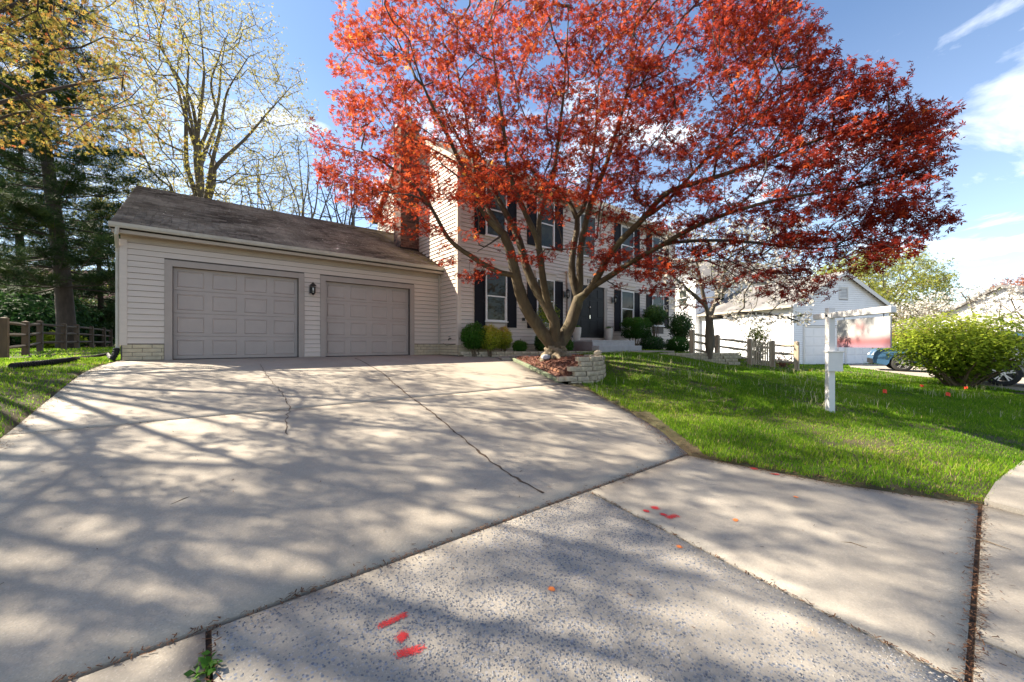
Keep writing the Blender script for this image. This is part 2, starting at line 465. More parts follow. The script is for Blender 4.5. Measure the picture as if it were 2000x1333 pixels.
def glass(name, tint, curtain=None, rough=.03):
    m, nt, p, _ = nmat(name)
    c = ramp(nt, noise(nt, 2.3, 5, .6, objco(nt)), [(.35, tint), (.7, curtain or tint)])
    nt.links.new(c, p.inputs['Base Color']); p.inputs['Roughness'].default_value = rough
    p.inputs['Specular IOR Level'].default_value = .2
    return m
M['pane'] = glass('window_glass', (.012, .014, .009), (.055, .055, .03))
M['panel'] = simple('sign_panel', (.6, .6, .6), .4)

M['mapleleaf'] = leafmat('maple_leaf', [(0, (.12, .009, .006)), (.35, (.28, .022, .009)), (.7, (.45, .058, .012)), (.9, (.55, .12, .015)), (1, (.60, .25, .03))], .55)
M['bud'] = leafmat('bud_leaf', [(0, (.22, .20, .03)), (.6, (.38, .33, .05)), (1, (.45, .30, .07))], .45)
M['budred'] = leafmat('young_leaf', [(0, (.11, .12, .018)), (.45, (.24, .21, .03)), (.75, (.34, .18, .03)), (1, (.26, .06, .02))], .5)
M['budgreen'] = leafmat('spring_leaf', [(0, (.14, .17, .025)), (.6, (.27, .29, .045)), (1, (.38, .36, .08))], .45)
M['dogwood'] = leafmat('white_bract', [(0, (.36, .34, .25)), (.5, (.60, .57, .50)), (.85, (.66, .62, .57)), (1, (.22, .25, .08))], .35)
M['pink'] = leafmat('rust_leaf', [(0, (.25, .08, .05)), (1, (.45, .2, .12))], .4)
M['needle'] = leafmat('pine_needle', [(0, (.012, .032, .010)), (.6, (.028, .066, .018)), (1, (.075, .11, .022))], .15)
M['evergreen'] = leafmat('evergreen_leaf', [(0, (.008, .03, .008)), (.6, (.022, .07, .014)), (1, (.06, .14, .02))], .2)
M['box'] = leafmat('boxwood_leaf', [(0, (.015, .06, .006)), (.6, (.05, .15, .014)), (1, (.14, .28, .03))], .35)
M['gold'] = leafmat('golden_leaf', [(0, (.08, .14, .012)), (.45, (.32, .36, .03)), (.85, (.58, .54, .06)), (1, (.62, .26, .06))], .4)
M['burning'] = leafmat('bright_shrub_leaf', [(0, (.10, .17, .012)), (.5, (.25, .33, .022)), (1, (.44, .47, .05))], .45)
M['laurel'] = leafmat('laurel_leaf', [(0, (.015, .04, .008)), (.6, (.05, .12, .018)), (1, (.15, .24, .04))], .25, .3)
M['grass'] = leafmat('grass_blade', [(0, (.045, .125, .006)), (.45, (.125, .265, .010)), (.8, (.25, .385, .016)), (.93, (.36, .36, .05)), (1, (.46, .36, .16))], .5, .6)
M['seed'] = leafmat('seed_head', [(0, (.35, .36, .16)), (1, (.55, .5, .3))], .4)
M['litter'] = leafmat('leaf_litter', [(0, (.045, .022, .013)), (.6, (.11, .05, .026)), (1, (.22, .125, .07))], .1, .9)
M['mulchchip'] = leafmat('mulch_chip', [(0, (.06, .022, .014)), (.6, (.19, .075, .05)), (1, (.36, .19, .14))], .05, .9)

# ================================================================== SETTING
def poly_in(x, y, poly):
    x = np.asarray(x); y = np.asarray(y); r = np.zeros(x.shape, bool); n = len(poly); j = n - 1
    for i in range(n):
        xi, yi = poly[i][0], poly[i][1]; xj, yj = poly[j][0], poly[j][1]
        c = ((yi > y) != (yj > y)) & (x < (xj - xi) * (y - yi) / (yj - yi + 1e-12) + xi)
        r ^= c; j = i
    return r
_ry = [2.13, 2.87, 3.63, 5.22, 5.66, 5.89, 8.9, 9.6, 10.05, 10.34, 11.6]
_rx = [4.33, 4.95, 5.40, 6.16, 6.13, 6.12, 7.15, 7.3, 6.7, 6.2, 6.2]
def xr(y): return float(np.interp(y, _ry, _rx))
def xl(y): return float(np.interp(y, [2, 9, 11.5], [-1.42, -1.42, -1.31]))
drive_poly = [(xl(y), y) for y in (2.1, 9, 11.6)] + [(xr(y), y) for y in reversed(_ry)]
_fx = [(2.2, 4.33), (.95, 4.97), (.03, 5.66)]
def xflare(y): return float(np.interp(y, [.03, .95, 2.2], [5.66, 4.97, 4.33]))
apron_poly = [(-3.2, -.5), (-1.42, 2.2), (4.33, 2.2), (4.97, .95), (5.66, .03), (5.66, -.5)]
walk_c = [(7.0, 9.35), (8.0, 8.85), (9.2, 8.35), (10.4, 7.95), (11.5, 7.75), (13.2, 7.7)]
walk_w = [.55, .52, .5, .5, .55, .6]
def offset(pl, ws, sgn):
    out = []
    for i, p in enumerate(pl):
        a = Vector(pl[max(i - 1, 0)]); b = Vector(pl[min(i + 1, len(pl) - 1)]); t = (b - a).normalized()
        w = ws[i] if hasattr(ws, '__len__') else ws
        out.append((p[0] - t.y * w * sgn, p[1] + t.x * w * sgn))
    return out
walk_poly = offset(walk_c, walk_w, 1) + list(reversed(offset(walk_c, walk_w, -1)))
bed_poly = [(6.12, 5.85), (7.18, 8.92), (7.75, 8.55), (8.9, 7.95), (8.75, 7.0), (7.95, 6.25), (7.3, 5.85), (6.6, 5.62)]
front_bed_poly = [(6.2, 10.3), (7.2, 9.85), (8.4, 9.3), (9.6, 8.85), (10.65, 8.6), (10.65, 10.34), (6.2, 10.34)]
ndrive = [(25.2, 4.4), (18.7, .9), (14.4, -1.35), (16.0, -3.4), (22, -2.2), (30.6, 2.0), (31.2, 5.6)]   # neighbour's drive on plan
ncorner = at(1549, 713, 22.1)

# ground: one sheet out to the horizon, finer near the camera
def axis(lo, hi, fine0, fine1, st):
    a = list(np.arange(fine0, fine1 + 1e-6, st)); s = st; v = fine1
    while v < hi: s *= 1.35; v += s; a.append(min(v, hi))
    s = st; v = fine0; b = []
    while v > lo: s *= 1.35; v -= s; b.append(max(v, lo))
    return np.array(list(reversed(b)) + a)
gx, gy = axis(-600, 700, -9, 28, .22), axis(-600, 900, -2.5, 19, .22)
GX, GY = np.meshgrid(gx, gy)
GZ = zground(GX, GY)
far = np.clip((np.hypot(GX - 8, GY - 8) - 40) / 60, 0, 1); GZ = GZ * (1 - far) + (-.6) * far
und = np.zeros(GX.shape, bool)
for P in (drive_poly, apron_poly, walk_poly, bed_poly, front_bed_poly): und |= poly_in(GX, GY, P)
GZ = np.where(und, np.minimum(GZ, zdrive(GY)) - .09, GZ)
ind = poly_in(GX, GY, ndrive); GZ = np.where(ind, GZ - .10, GZ)
GZ = np.where((GY < np.interp(GX, [5.6, 6.4, 7.3, 8.5, 10, 12.3, 13.5], [.04, -.03, -.18, -.38, -.66, -1.0, -1.2]) - .2) & (GX < 13.0) & (GX > 4.5) | (GY < np.interp(GX, [5.6, 8.5, 12.3], [-.4, -.5, -1.15])) & (GX < 13.5), np.minimum(GZ, -1.32), GZ)
ny, nx = GX.shape
ii = (np.arange(ny - 1)[:, None] * nx + np.arange(nx - 1)[None, :]).ravel()
ground = structure(mesh_np('ground', np.stack([GX, GY, GZ], -1).reshape(-1, 3), np.stack([ii, ii + 1, ii + nx + 1, ii + nx], -1), M['ground'], smooth=True))

def sheet(name, ys, fl, fr, zf, mat, parent=None, cols=14, skirt=.14):
    """slab whose outline runs between fl(y) and fr(y); top follows zf"""
    V = []; F = []
    n = cols + 1
    for y in ys:
        a, b = fl(y), fr(y)
        for k in range(n):
            x = a + (b - a) * k / cols; V.append((x, y, zf(x, y)))
    m = len(ys)
    F = [(j * n + k, j * n + k + 1, (j + 1) * n + k + 1, (j + 1) * n + k) for j in range(m - 1) for k in range(cols)]
    ring = [k for k in range(n)] + [j * n + cols for j in range(1, m)] + [(m - 1) * n + k for k in range(cols - 1, -1, -1)] + [j * n for j in range(m - 2, 0, -1)]
    b0 = len(V)
    for r in ring: V.append((V[r][0], V[r][1], V[r][2] - skirt))
    q = len(ring)
    F += [(ring[i], b0 + i, b0 + (i + 1) % q, ring[(i + 1) % q]) for i in range(q)]
    me = bpy.data.meshes.new(name); me.from_pydata(V, [], F); me.materials.append(mat)
    for p in me.polygons[:(m - 1) * cols]: p.use_smooth = True
    return link(bpy.data.objects.new(name, me), parent)
zd = lambda x, y: float(zdrive(y))
drive = structure(sheet('driveway', list(np.arange(2.16, 11.6, .2)), xl, xr, lambda x, y: zd(x, y) - .022, M['soil'], skirt=.05))
sheet('slab', list(np.linspace(2.215, 5.775, 20)), xl, xr, zd, M['concrete'], drive)
sheet('slab', list(np.linspace(5.787, 11.49, 34)), xl, lambda y: min(xr(y), 6.19 if y > 10.3 else 99), zd, M['concrete'], drive)
apron = structure(sheet('driveway_apron', list(np.linspace(-.5, 2.2, 10)), lambda y: np.interp(y, [-.5, 2.2], [-3.2, -1.42]), lambda y: xflare(y), lambda x, y: zd(x, y) - .024, M['soil'], skirt=.05))
ya = list(np.linspace(.075, 2.185, 14))
sheet('slab', ya, lambda y: float(np.interp(y, [.03, 2.2], [-2.85, -1.42])), lambda y: .018, zd, M['flare'], apron)
sheet('slab', ya, lambda y: .040, lambda y: 2.605, zd, M['aggregate'], apron)
sheet('slab', ya, lambda y: 2.622, xflare, zd, M['flare'], apron)
gut = structure(sheet('gutter', [-.52, -.2, .05], lambda y: -12., lambda y: 12.5, lambda x, y: -1.175, M['soil'], cols=40, skirt=.05))
zgut = lambda x, y: -1.15 + (.0 if y > 0 else .06 * min(0, y)) 
yg = [-.5, -.25, .0, .05]
for a, b, mt in ((-9, -3.2, 'flare'), (-3.185, .5, 'flare'), (.515, 3.06, 'aggregate'), (3.08, 5.7, 'flare'), (5.715, 8.6, 'flare'), (8.615, 12.4, 'flare')):
    sheet('slab', yg, lambda y, a=a: a, lambda y, b=b: b, zgut, M[mt], gut, cols=10)
road = structure(sheet('road', [-14, -9, -4, -.52], lambda y: -80., lambda y: 13. if y > -1 else 80., lambda x, y: -1.19, M['asphalt'], cols=20, skirt=.02))
# curb rising beside the lawn
cb = [(5.67, .04), (6.4, -.03), (7.3, -.18), (8.5, -.38), (10, -.66), (12.3, -1.0)]
ch = [.004, .012, .03, .05, .07, .08]
mb = MB()
for i in range(len(cb) - 1):
    (x0, y0), (x1, y1) = cb[i], cb[i + 1]; h0, h1 = max(zg(x0, y0) + .02, -1.146), max(zg(x1, y1) + .02, -1.14)
    t = Vector((x1 - x0, y1 - y0)).normalized(); nx_, ny_ = t.y * .34, -t.x * .34
    mb.add([(x0, y0, -1.3), (x1, y1, -1.3), (x1, y1, h1), (x0, y0, h0), (x0 + nx_, y0 + ny_, -1.3), (x1 + nx_, y1 + ny_, -1.3), (x1 + nx_ * .85, y1 + ny_ * .85, (h1 - 1.13) / 2), (x0 + nx_ * .85, y0 + ny_ * .85, (h0 - 1.146) / 2)],
           [(3, 2, 1, 0), (4, 5, 6, 7), (3, 7, 6, 2), (0, 4, 7, 3), (1, 2, 6, 5)])
structure(mb.build('curb', M['flare']))

# walkway to the steps
def strip(name, c, w, zf, mat, parent=None, skirt=.1):
    L, R = offset(c, w, 1), offset(c, w, -1)
    V = []; F = []
    for a, b in zip(L, R):
        for k in range(5):
            x = a[0] + (b[0] - a[0]) * k / 4; y = a[1] + (b[1] - a[1]) * k / 4; V.append((x, y, zf(x, y)))
    m = len(c)
    F = [(j * 5 + k, j * 5 + k + 1, (j + 1) * 5 + k + 1, (j + 1) * 5 + k) for j in range(m - 1) for k in range(4)]
    for j in range(m):
        for k in (0, 4): V.append((V[j * 5 + k][0], V[j * 5 + k][1], V[j * 5 + k][2] - skirt))
    b = m * 5
    for j in range(m - 1):
        F += [(j * 5, (j + 1) * 5, b + (j + 1) * 2, b + j * 2), (j * 5 + 4, b + j * 2 + 1, b + (j + 1) * 2 + 1, (j + 1) * 5 + 4)]
    F += [(0, b, b + 1, 4, 3, 2, 1)]
    me = bpy.data.meshes.new(name); me.from_pydata(V, [], F); me.materials.append(mat)
    return link(bpy.data.objects.new(name, me), parent)
zwalk = lambda x, y: float(np.interp(x, [6.8, 8, 10, 13.3], [-.075, -.02, .045, .095])) + .012
walk = structure(strip('walkway', walk_c, walk_w, lambda x, y: zwalk(x, y) - .02, M['soil']))
for i in range(len(walk_c) - 1):
    a, b = Vector(walk_c[i]), Vector(walk_c[i + 1]); t = (b - a).normalized() * .008
    strip('slab', [tuple(a + t), tuple((a + b) / 2), tuple(b - t)], [walk_w[i], (walk_w[i] + walk_w[i + 1]) / 2, walk_w[i + 1]], zwalk, M['concrete'], walk)

# neighbour's drive
zn = lambda x, y: zg(x, y) + .012
def fan(name, poly, zf, mat, parent=None):
    bm = bmesh.new(); vs = [bm.verts.new((p[0], p[1], 0)) for p in poly]; bm.faces.new(vs)
    bmesh.ops.triangulate(bm, faces=bm.faces[:])
    for _ in range(4): bmesh.ops.subdivide_edges(bm, edges=[e for e in bm.edges if e.calc_length() > .9], cuts=1, use_grid_fill=True)
    bmesh.ops.triangulate(bm, faces=bm.faces[:])
    for v in bm.verts: v.co.z = zf(v.co.x, v.co.y)
    bmesh.ops.recalc_face_normals(bm, faces=bm.faces[:])
    me = bpy.data.meshes.new(name); bm.to_mesh(me); bm.free(); me.materials.append(mat)
    for p in me.polygons: p.use_smooth = True
    return link(bpy.data.objects.new(name, me), parent)
structure(fan('neighbour_driveway', ndrive, zn, M['concrete']))

# planting beds
def zbed(x, y):
    # mulch mounded round the tree, falling to the timber by the drive
    d = max(0., (x - xr(y))) if y < 9.1 else .5
    return float(np.interp(d, [0, .35, 1.0, 3], [zd(x, y) + .05, max(zd(x, y) + .10, -.14), -.01, .02]))
structure(fan('mulch_bed', bed_poly, zbed, M['mulch']))
structure(fan('planting_bed', front_bed_poly, lambda x, y: zwalk(x, y) + .07, M['soil']))

# ------------------------------------------------------------------ cracks and paint on the drive
def ribbon(name, px, w, mat, lift=.004, parent=None, jit=.012, f=on_drive):
    P = [f(*p) for p in px]; Q = []
    for a, b in zip(P, P[1:]):
        n = max(2, int((b - a).length / .07))
        for k in range(n):
            q = a.lerp(b, k / n); q.x += random.uniform(-jit, jit); q.y += random.uniform(-jit, jit); Q.append(q)
    V = []; F = []
    for i, q in enumerate(Q):
        a = Q[max(i - 1, 0)]; b = Q[min(i + 1, len(Q) - 1)]; t = (b - a); t.z = 0; t.normalize()
        ww = w * random.uniform(.35, 1.2)
        for s in (-1, 1):
            x, y = q.x - t.y * ww * s, q.y + t.x * ww * s; V.append((x, y, zd(x, y) + lift))
    F = [(2 * i, 2 * i + 2, 2 * i + 3, 2 * i + 1) for i in range(len(Q) - 1)]
    me = bpy.data.meshes.new(name); me.from_pydata(V, [], F); me.materials.append(mat)
    return link(bpy.data.objects.new(name, me), parent)
ribbon('crack', [(693, 700), (720, 714), (752, 732), (764, 745), (806, 779), (846, 808), (893, 848), (958, 902), (990, 925), (1030, 948), (1078, 971)], .014, M['soil'], parent=drive)
ribbon('crack', [(509, 713), (521, 735), (542, 757), (560, 780), (566, 797), (558, 825), (563, 855)], .006, M['soil'], parent=drive, jit=.02)
def paintmat(name, c):
    m, nt, p, out = nmat(name)
    n = noise(nt, 70, 5, .7, objco(nt))
    nt.links.new(mixc(nt, ramp(nt, n, [(.4, (0, 0, 0)), (.7, (.6, .6, .6))]), C(*c), C(*(x * .5 + .1 for x in c))), p.inputs['Base Color'])
    p.inputs['Roughness'].default_value = .8
    return m
M['redpaint'] = paintmat('red_spray_paint', (.60, .018, .02)); M['orangepaint'] = paintmat('orange_spray_paint', (.85, .22, .03))
def spray(px0, px1, r, mat, parent):
    """sprayed dash: thousands of specks, thick in the middle and thinning outward"""
    a, b = on_drive(*px0), on_drive(*px1); n = int(500 + 8000 * ((b - a).length + r) * r * 8)
    u = rng.random(n); q = np.array(a)[None] * (1 - u[:, None]) + np.array(b)[None] * u[:, None]
    g = rng.normal(0, r * .52, (n, 2)); g *= (1 + (rng.random((n, 1)) > .93) * 1.1)
    x, y = q[:, 0] + g[:, 0], q[:, 1] + g[:, 1]; s_ = rng.uniform(.0008, .0042, n) * np.exp(-(np.hypot(g[:, 0], g[:, 1]) / r) ** 2 * .6); z = zdrive(y) + .003 + rng.random(n) * .0012
    t = rng.uniform(0, 6.28, n); V = np.stack([np.stack([x + s_ * np.cos(t + k), y + s_ * np.sin(t + k), z], -1) for k in (0, 1.3, 2.5, 3.8, 5.1)], 1)
    return stuff(mesh_np('paint_mark', V.reshape(-1, 3), np.arange(n * 5).reshape(-1, 5), mat, parent))
for p0, p1, r in (((742, 1226), (793, 1207), .022), ((783, 1250), (787, 1249), .026), ((778, 1288), (824, 1267), .026),
                  ((1260, 1000), (1264, 1000), .022), ((1276, 995), (1283, 994), .03), ((1293, 1007), (1298, 1008), .022), ((1304, 1014), (1322, 1010), .03)):
    spray(p0, p1, r, M['redpaint'], apron)
for p0, p1, r in (((1470, 917), (1476, 917), .03), ((1508, 927), (1520, 928), .02)): spray(p0, p1, r, M['redpaint'], apron)
for p in ((1076, 1155), (1325, 1072), (1435, 1018), (1553, 973)): spray(p, (p[0] + 3, p[1]), .016, M['orangepaint'], apron)

# stones standing proud in the exposed aggregate
def pebbles(x0, x1, y0, y1, n, parent):
    P = np.stack([rng.uniform(x0, x1, n), rng.uniform(y0, y1, n)], -1)
    patch = np.sin(P[:, 0] * 3.1 + 1) * np.sin(P[:, 1] * 2.7 + P[:, 0]) + rng.normal(0, .45, n)
    P = P[patch > -.25]; n = len(P)
    r = rng.uniform(.0022, .0072, n) * (1 + (rng.random(n) > .94) * .6); a0 = rng.uniform(0, 6.28, n); z = zdrive(P[:, 1])
    V = np.zeros((n, 13, 3)); el = rng.uniform(.5, 1, n)
    for k in range(6):
        a = k * math.pi / 3 + rng.uniform(-.3, .3, n)
        cx, cy = np.cos(a), np.sin(a) * el
        for lvl, (s, h) in enumerate(((1.0, -.001), (.72, .0022))):
            V[:, lvl * 6 + k, 0] = P[:, 0] + (cx * np.cos(a0) - cy * np.sin(a0)) * r * s
            V[:, lvl * 6 + k, 1] = P[:, 1] + (cx * np.sin(a0) + cy * np.cos(a0)) * r * s
            V[:, lvl * 6 + k, 2] = z + h
    V[:, 12] = np.stack([P[:, 0], P[:, 1], z + .0026], -1)
    base = (np.arange(n) * 13)[:, None]
    T = []
    for k in range(6):
        j = (k + 1) % 6; T += [(k, j, 6 + j), (k, 6 + j, 6 + k), (6 + k, 6 + j, 12)]
    F = (base[:, None] + np.array(T)[None]).reshape(-1, 3)
    return stuff(mesh_np('pebble', V.reshape(-1, 3), F, M['pebble'], parent, np.repeat(rng.random(n), 13)))
def pebmat():
    m, nt, p, _ = nmat('pebble')
    a = nt.nodes.new('ShaderNodeAttribute'); a.attribute_name = 'v'
    nt.links.new(ramp(nt, a.outputs['Fac'], [(0, (.085, .092, .108)), (.45, (.15, .16, .18)), (.7, (.26, .255, .25)), (.85, (.36, .32, .27)), (1, (.12, .12, .13))]), p.inputs['Base Color'])
    p.inputs['Roughness'].default_value = .7
    return m
M['pebble'] = pebmat()
pebbles(.05, 2.6, .09, 2.17, 30000, apron)

# ================================================================== HOUSE
GYF, HYF, GX0, HX0 = 11.5, 10.34, -1.30, 6.20
HX1 = xy_y(1318, HYF)
house = thing('house', 'two storey taupe sided house with attached double garage and brick chimney', 'house', (HX0, HYF, 0))
SB = EYE                                           # bottom of the siding
EXP = .1265
def wedge(a, b, z0, z1, nrm, dep=.024):
    a = Vector(a); b = Vector(b); n = Vector((nrm[0], nrm[1], 0)); z0 = z0 + .011; z1 = z1 + .004
    return [(a + n * .002 + Vector((0, 0, z1))), (b + n * .002 + Vector((0, 0, z1))), (b + n * dep + Vector((0, 0, z0))), (a + n * dep + Vector((0, 0, z0))),
            (a + Vector((0, 0, z0))), (b + Vector((0, 0, z0)))], [(3, 2, 1, 0), (4, 5, 2, 3), (0, 4, 3), (1, 2, 5)]
def siding(parent, o, u, nrm, span, z0, z1, openings=(), joined=False, mat='siding', exp=EXP, joints=()):
    """lapped boards on the wall through o (plan), along u, facing nrm; span(z) -> (s0, s1)"""
    o = Vector((o[0], o[1], 0)); u = Vector((u[0], u[1], 0)); MBj = MB(); z = z0
    while z < z1 - .02:
        zt = min(z + exp, z1); zm = (z + zt) / 2
        a, b = span(zm)
        segs = [(a, b)] if b > a + .03 else []
        for (s0, s1, c0, c1) in openings:
            if c0 < zm < c1:
                ns = []
                for (p, q) in segs:
                    if s1 <= p or s0 >= q: ns.append((p, q)); continue
                    if s0 > p + .02: ns.append((p, s0))
                    if s1 < q - .02: ns.append((s1, q))
                segs = ns
        for (p, q) in segs:
            cuts = [p] + [j + random.choice((-.4, 0, .4)) for j in joints if p + .8 < j < q - .8] + [q]
            for c0_, c1_ in zip(cuts, cuts[1:]):
                vs, fs = wedge(o + u * c0_, o + u * (c1_ - .002), z, zt, nrm)
                if joined: MBj.add(vs, fs)
                else: MB().add(vs, fs).build('siding_board', M[mat], parent)
        z = zt
    if joined and MBj.v: return stuff(MBj.build('siding_board', M[mat], parent))

# --- garage
DZ = 2.085
d1 = (xy_y(337, GYF), xy_y(583, GYF)); d2 = (xy_y(635.5, GYF), xy_y(800.5, GYF))
TRW = .135
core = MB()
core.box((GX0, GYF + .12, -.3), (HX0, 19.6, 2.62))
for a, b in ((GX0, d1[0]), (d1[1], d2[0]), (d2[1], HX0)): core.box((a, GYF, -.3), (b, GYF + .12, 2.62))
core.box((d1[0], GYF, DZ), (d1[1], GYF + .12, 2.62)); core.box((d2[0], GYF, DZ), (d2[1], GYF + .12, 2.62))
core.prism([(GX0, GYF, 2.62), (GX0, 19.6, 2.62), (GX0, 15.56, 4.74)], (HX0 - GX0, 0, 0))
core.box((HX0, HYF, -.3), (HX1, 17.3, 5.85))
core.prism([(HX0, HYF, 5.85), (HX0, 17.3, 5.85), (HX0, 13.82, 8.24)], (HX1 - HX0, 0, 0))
core.build('wall', M['lapshade'], house)
op = [(d1[0] - TRW, d1[1] + TRW, -1, DZ + TRW), (d2[0] - TRW, d2[1] + TRW, -1, DZ + TRW)]
siding(house, (0, GYF), (1, 0), (0, -1), lambda z: (GX0 + .1, HX0 - .02), SB, 2.53, op)
mb = MB()
mb.box((d1[1] + TRW, GYF - .012, 0), (d2[0] - TRW, GYF, SB)); mb.build('filler_panel', M['siding'], house)
for z in (0.0, .12, .24):
    vs, fs = wedge((d1[1] + TRW, GYF - .012, 0), (d2[0] - TRW, GYF - .012, 0), z + .01, min(z + .1265, SB), (0, -1)); MB().add(vs, fs).build('siding_board', M['siding'], house)
siding(house, (GX0, 0), (0, 1), (-1, 0), lambda z: (GYF + .1 + max(0, (z - 2.5)) * 2.1, 19.5 - max(0, (z - 2.5)) * 2.1), SB, 4.3, joined=True)
for x0, x1, y0, y1 in ((GX0 - .02, GX0 + .1, GYF - .022, GYF + .1),): MB().box((x0, y0, SB - .03), (x1, y1, 2.56)).build('corner_trim', M['siding'], house, bevel=.006)
MB().box((HX0 - .05, GYF - .05, SB), (HX0 - .002, GYF - .002, 2.6)).build('corner_trim', M['siding'], house)
for (a, b) in (d1, d2):
    t = MB()
    t.box((a - TRW, GYF - .035, -.02), (a, GYF + .02, DZ + TRW)); t.box((b, GYF - .035, -.02), (b + TRW, GYF + .02, DZ + TRW))
    t.box((a + .0005, GYF - .034, DZ), (b - .0005, GYF + .02, DZ + TRW - .001))
    t.build('door_trim', M['trim'], house)
    yd = GYF + .10
    g = MB(); SH = DZ / 4
    for k in range(4): g.box((a + .004, yd, .012 + k * SH), (b - .004, yd + .05, (k + 1) * SH + .004))
    for k in range(1, 4): g.box((a + .004, yd + .012, k * SH - .01), (b - .004, yd + .04, k * SH + .03))
    gd = g.build('garage_door', M['door'], house, bevel=.004)
    MB().box((a + .01, yd - .012, -.012), (b - .01, yd + .03, .012)).build('weather_strip', M['rubber'], gd)
    pw = (b - a) / 4
    for k in range(4):
        for c in range(4):
            x0, x1 = a + c * pw + .075, a + (c + 1) * pw - .075; z0, z1 = k * SH + .085, (k + 1) * SH - .075
            i, e = .035, .011
            V = [(x0, yd - .0005, z0), (x1, yd - .0005, z0), (x1, yd - .0005, z1), (x0, yd - .0005, z1),
                 (x0 + .012, yd + .010 - .022, z0 + .012), (x1 - .012, yd - .012, z0 + .012), (x1 - .012, yd - .012, z1 - .012), (x0 + .012, yd - .012, z1 - .012),
                 (x0 + i, yd - .003, z0 + i), (x1 - i, yd - .003, z0 + i), (x1 - i, yd - .003, z1 - i), (x0 + i, yd - .003, z1 - i)]
            F = [(n, (n + 1) % 4, 4 + (n + 1) % 4, 4 + n) for n in range(4)] + [(4 + n, 4 + (n + 1) % 4, 8 + (n + 1) % 4, 8 + n) for n in range(4)] + [(8, 9, 10, 11)]
            MB().add(V, F).build('panel', M['door'], gd)

# brick feet of the garage: large painted bricks
def brickrow(parent, o, u, nrm, s0, s1, z0, rows, bl, bh, mat, each=True, attr=False, dep=.014):
    o = Vector((o[0], o[1], 0)); u = Vector((u[0], u[1], 0)); n = Vector((nrm[0], nrm[1], 0)); j = MB(); cnt = 0
    for r in range(rows):
        s = s0 - (bl * .5 if r % 2 else 0)
        while s < s1 - .01:
            a, b = max(s, s0) + .004, min(s + bl, s1) - .004; s += bl
            if b - a < .02: continue
            dd = dep * random.uniform(.75, 1.2); zz = z0 + r * bh
            c = o + u * (a + b) / 2 + n * (dd / 2) + Vector((0, 0, zz + bh / 2))
            tgt = MB() if each else j
            tgt.obox(c, u, n, (0, 0, 1), ((b - a) / 2, dd / 2, bh / 2 - .0045))
            cnt += 1
            if each: tgt.build('brick', mat, parent, bevel=.004)
    if not each:
        ob = j.build('brick', mat, parent); stuff(ob)
        if attr:
            a = ob.data.attributes.new('v', 'FLOAT', 'POINT'); a.data.foreach_set('value', np.repeat(rng.random(cnt), 8).astype(np.float32))
        return ob
xa, xb = GX0 + .02, d1[0] - TRW - .005
MB().box((xa, GYF - .002, -.1), (xb, GYF + .0, SB - .01)).build('foundation', M['mortarw'], house)
brickrow(house, (0, GYF - .002), (1, 0), (0, -1), xa, xb, 0.0, 4, .31, .0855, M['brickw'])
MB().box((d2[1] + TRW + .005, GYF - .002, -.1), (HX0, GYF, SB - .01)).build('foundation', M['mortarw'], house)
brickrow(house, (0, GYF - .002), (1, 0), (0, -1), d2[1] + TRW + .005, HX0, 0.0, 4, .22, .0855, M['brickw'])
brickrow(house, (HX0 - .002, 0), (0, 1), (-1, 0), HYF, GYF - .02, 0.0, 4, .22, .0855, M['brickw'])
brickrow(house, (0, HYF - .002), (1, 0), (0, -1), HX0 + .004, 10.6, -.02, 4, .22, .09, M['brickw'], each=False)
brickrow(house, (0, HYF - .002), (1, 0), (0, -1), 13.3, HX1, -.02, 4, .22, .09, M['brickw'], each=False)

# --- garage roof
ey, ez, ry, rz = 11.22, 2.80, 15.56, 4.93
rx0, rx1 = GX0 - .12, HX0
rs = MB()
rs.prism([(rx0, ey, ez), (rx0, ry, rz), (rx0, 19.95, ez), (rx0, 19.95, ez - .1), (rx0, ry, rz - .13), (rx0, ey, ez - .1)], (rx1 - rx0, 0, 0))
groof = rs.build('garage_roof', M['shingle'], house)
def shingles(parent, x0, x1, y0, z0, y1, z1, expo, tab, mat, nm='shingle'):
    L = math.hypot(y1 - y0, z1 - z0); uy, uz = (y1 - y0) / L, (z1 - z0) / L; ny_, nz_ = -uz, uy
    rows = int(L / expo); V = []; A = []
    for r in range(rows + 1):
        off = (r % 2) * tab / 2 + random.uniform(-.02, .02); x = x0 - off
        while x < x1:
            a, b = max(x + .005, x0), min(x + tab - .005, x1); x += tab
            if b - a < .03: continue
            s0 = r * expo - .012 + random.uniform(-.003, .003); s1 = min(r * expo + expo + .03, L)
            h0, h1 = .02 + random.uniform(0, .008), .003
            for xx in (a, b):
                for (s, h) in ((s0, -.002), (s0, h0), (s1, h1)):
                    V.append((xx, y0 + uy * s + ny_ * h, z0 + uz * s + nz_ * h))
            A.append(random.random())
    n = len(A); base = (np.arange(n) * 6)[:, None, None]
    F = (base + np.array([(0, 3, 4, 1), (1, 4, 5, 2)])[None]).reshape(-1, 4)
    return stuff(mesh_np(nm, np.array(V), F, mat, parent, np.repeat(A, 6)))
shingles(groof, rx0 - .015, rx1, ey - .03, ez - .01, ry, rz + .004, .127, .305, M['shingle'])
cap = MB(); x = rx0
while x < rx1 - .05:
    cap.add([(x, ry - .14, rz - .055), (x, ry, rz + .022), (x, ry + .14, rz - .055), (x + .17, ry - .14, rz - .062), (x + .17, ry, rz + .012), (x + .17, ry + .14, rz - .062)],
            [(0, 3, 4, 1), (1, 4, 5, 2), (0, 1, 2)]); x += .145
cap.build('ridge_cap', M['shingle'], groof)
np_ = 150; sl_ = (rz - ez) / (ry - ey); yy_ = rng.uniform(ey, ry, np_); xx_ = rx0 + (rx1 - rx0) * rng.random(np_) ** .6
ptl = MB()
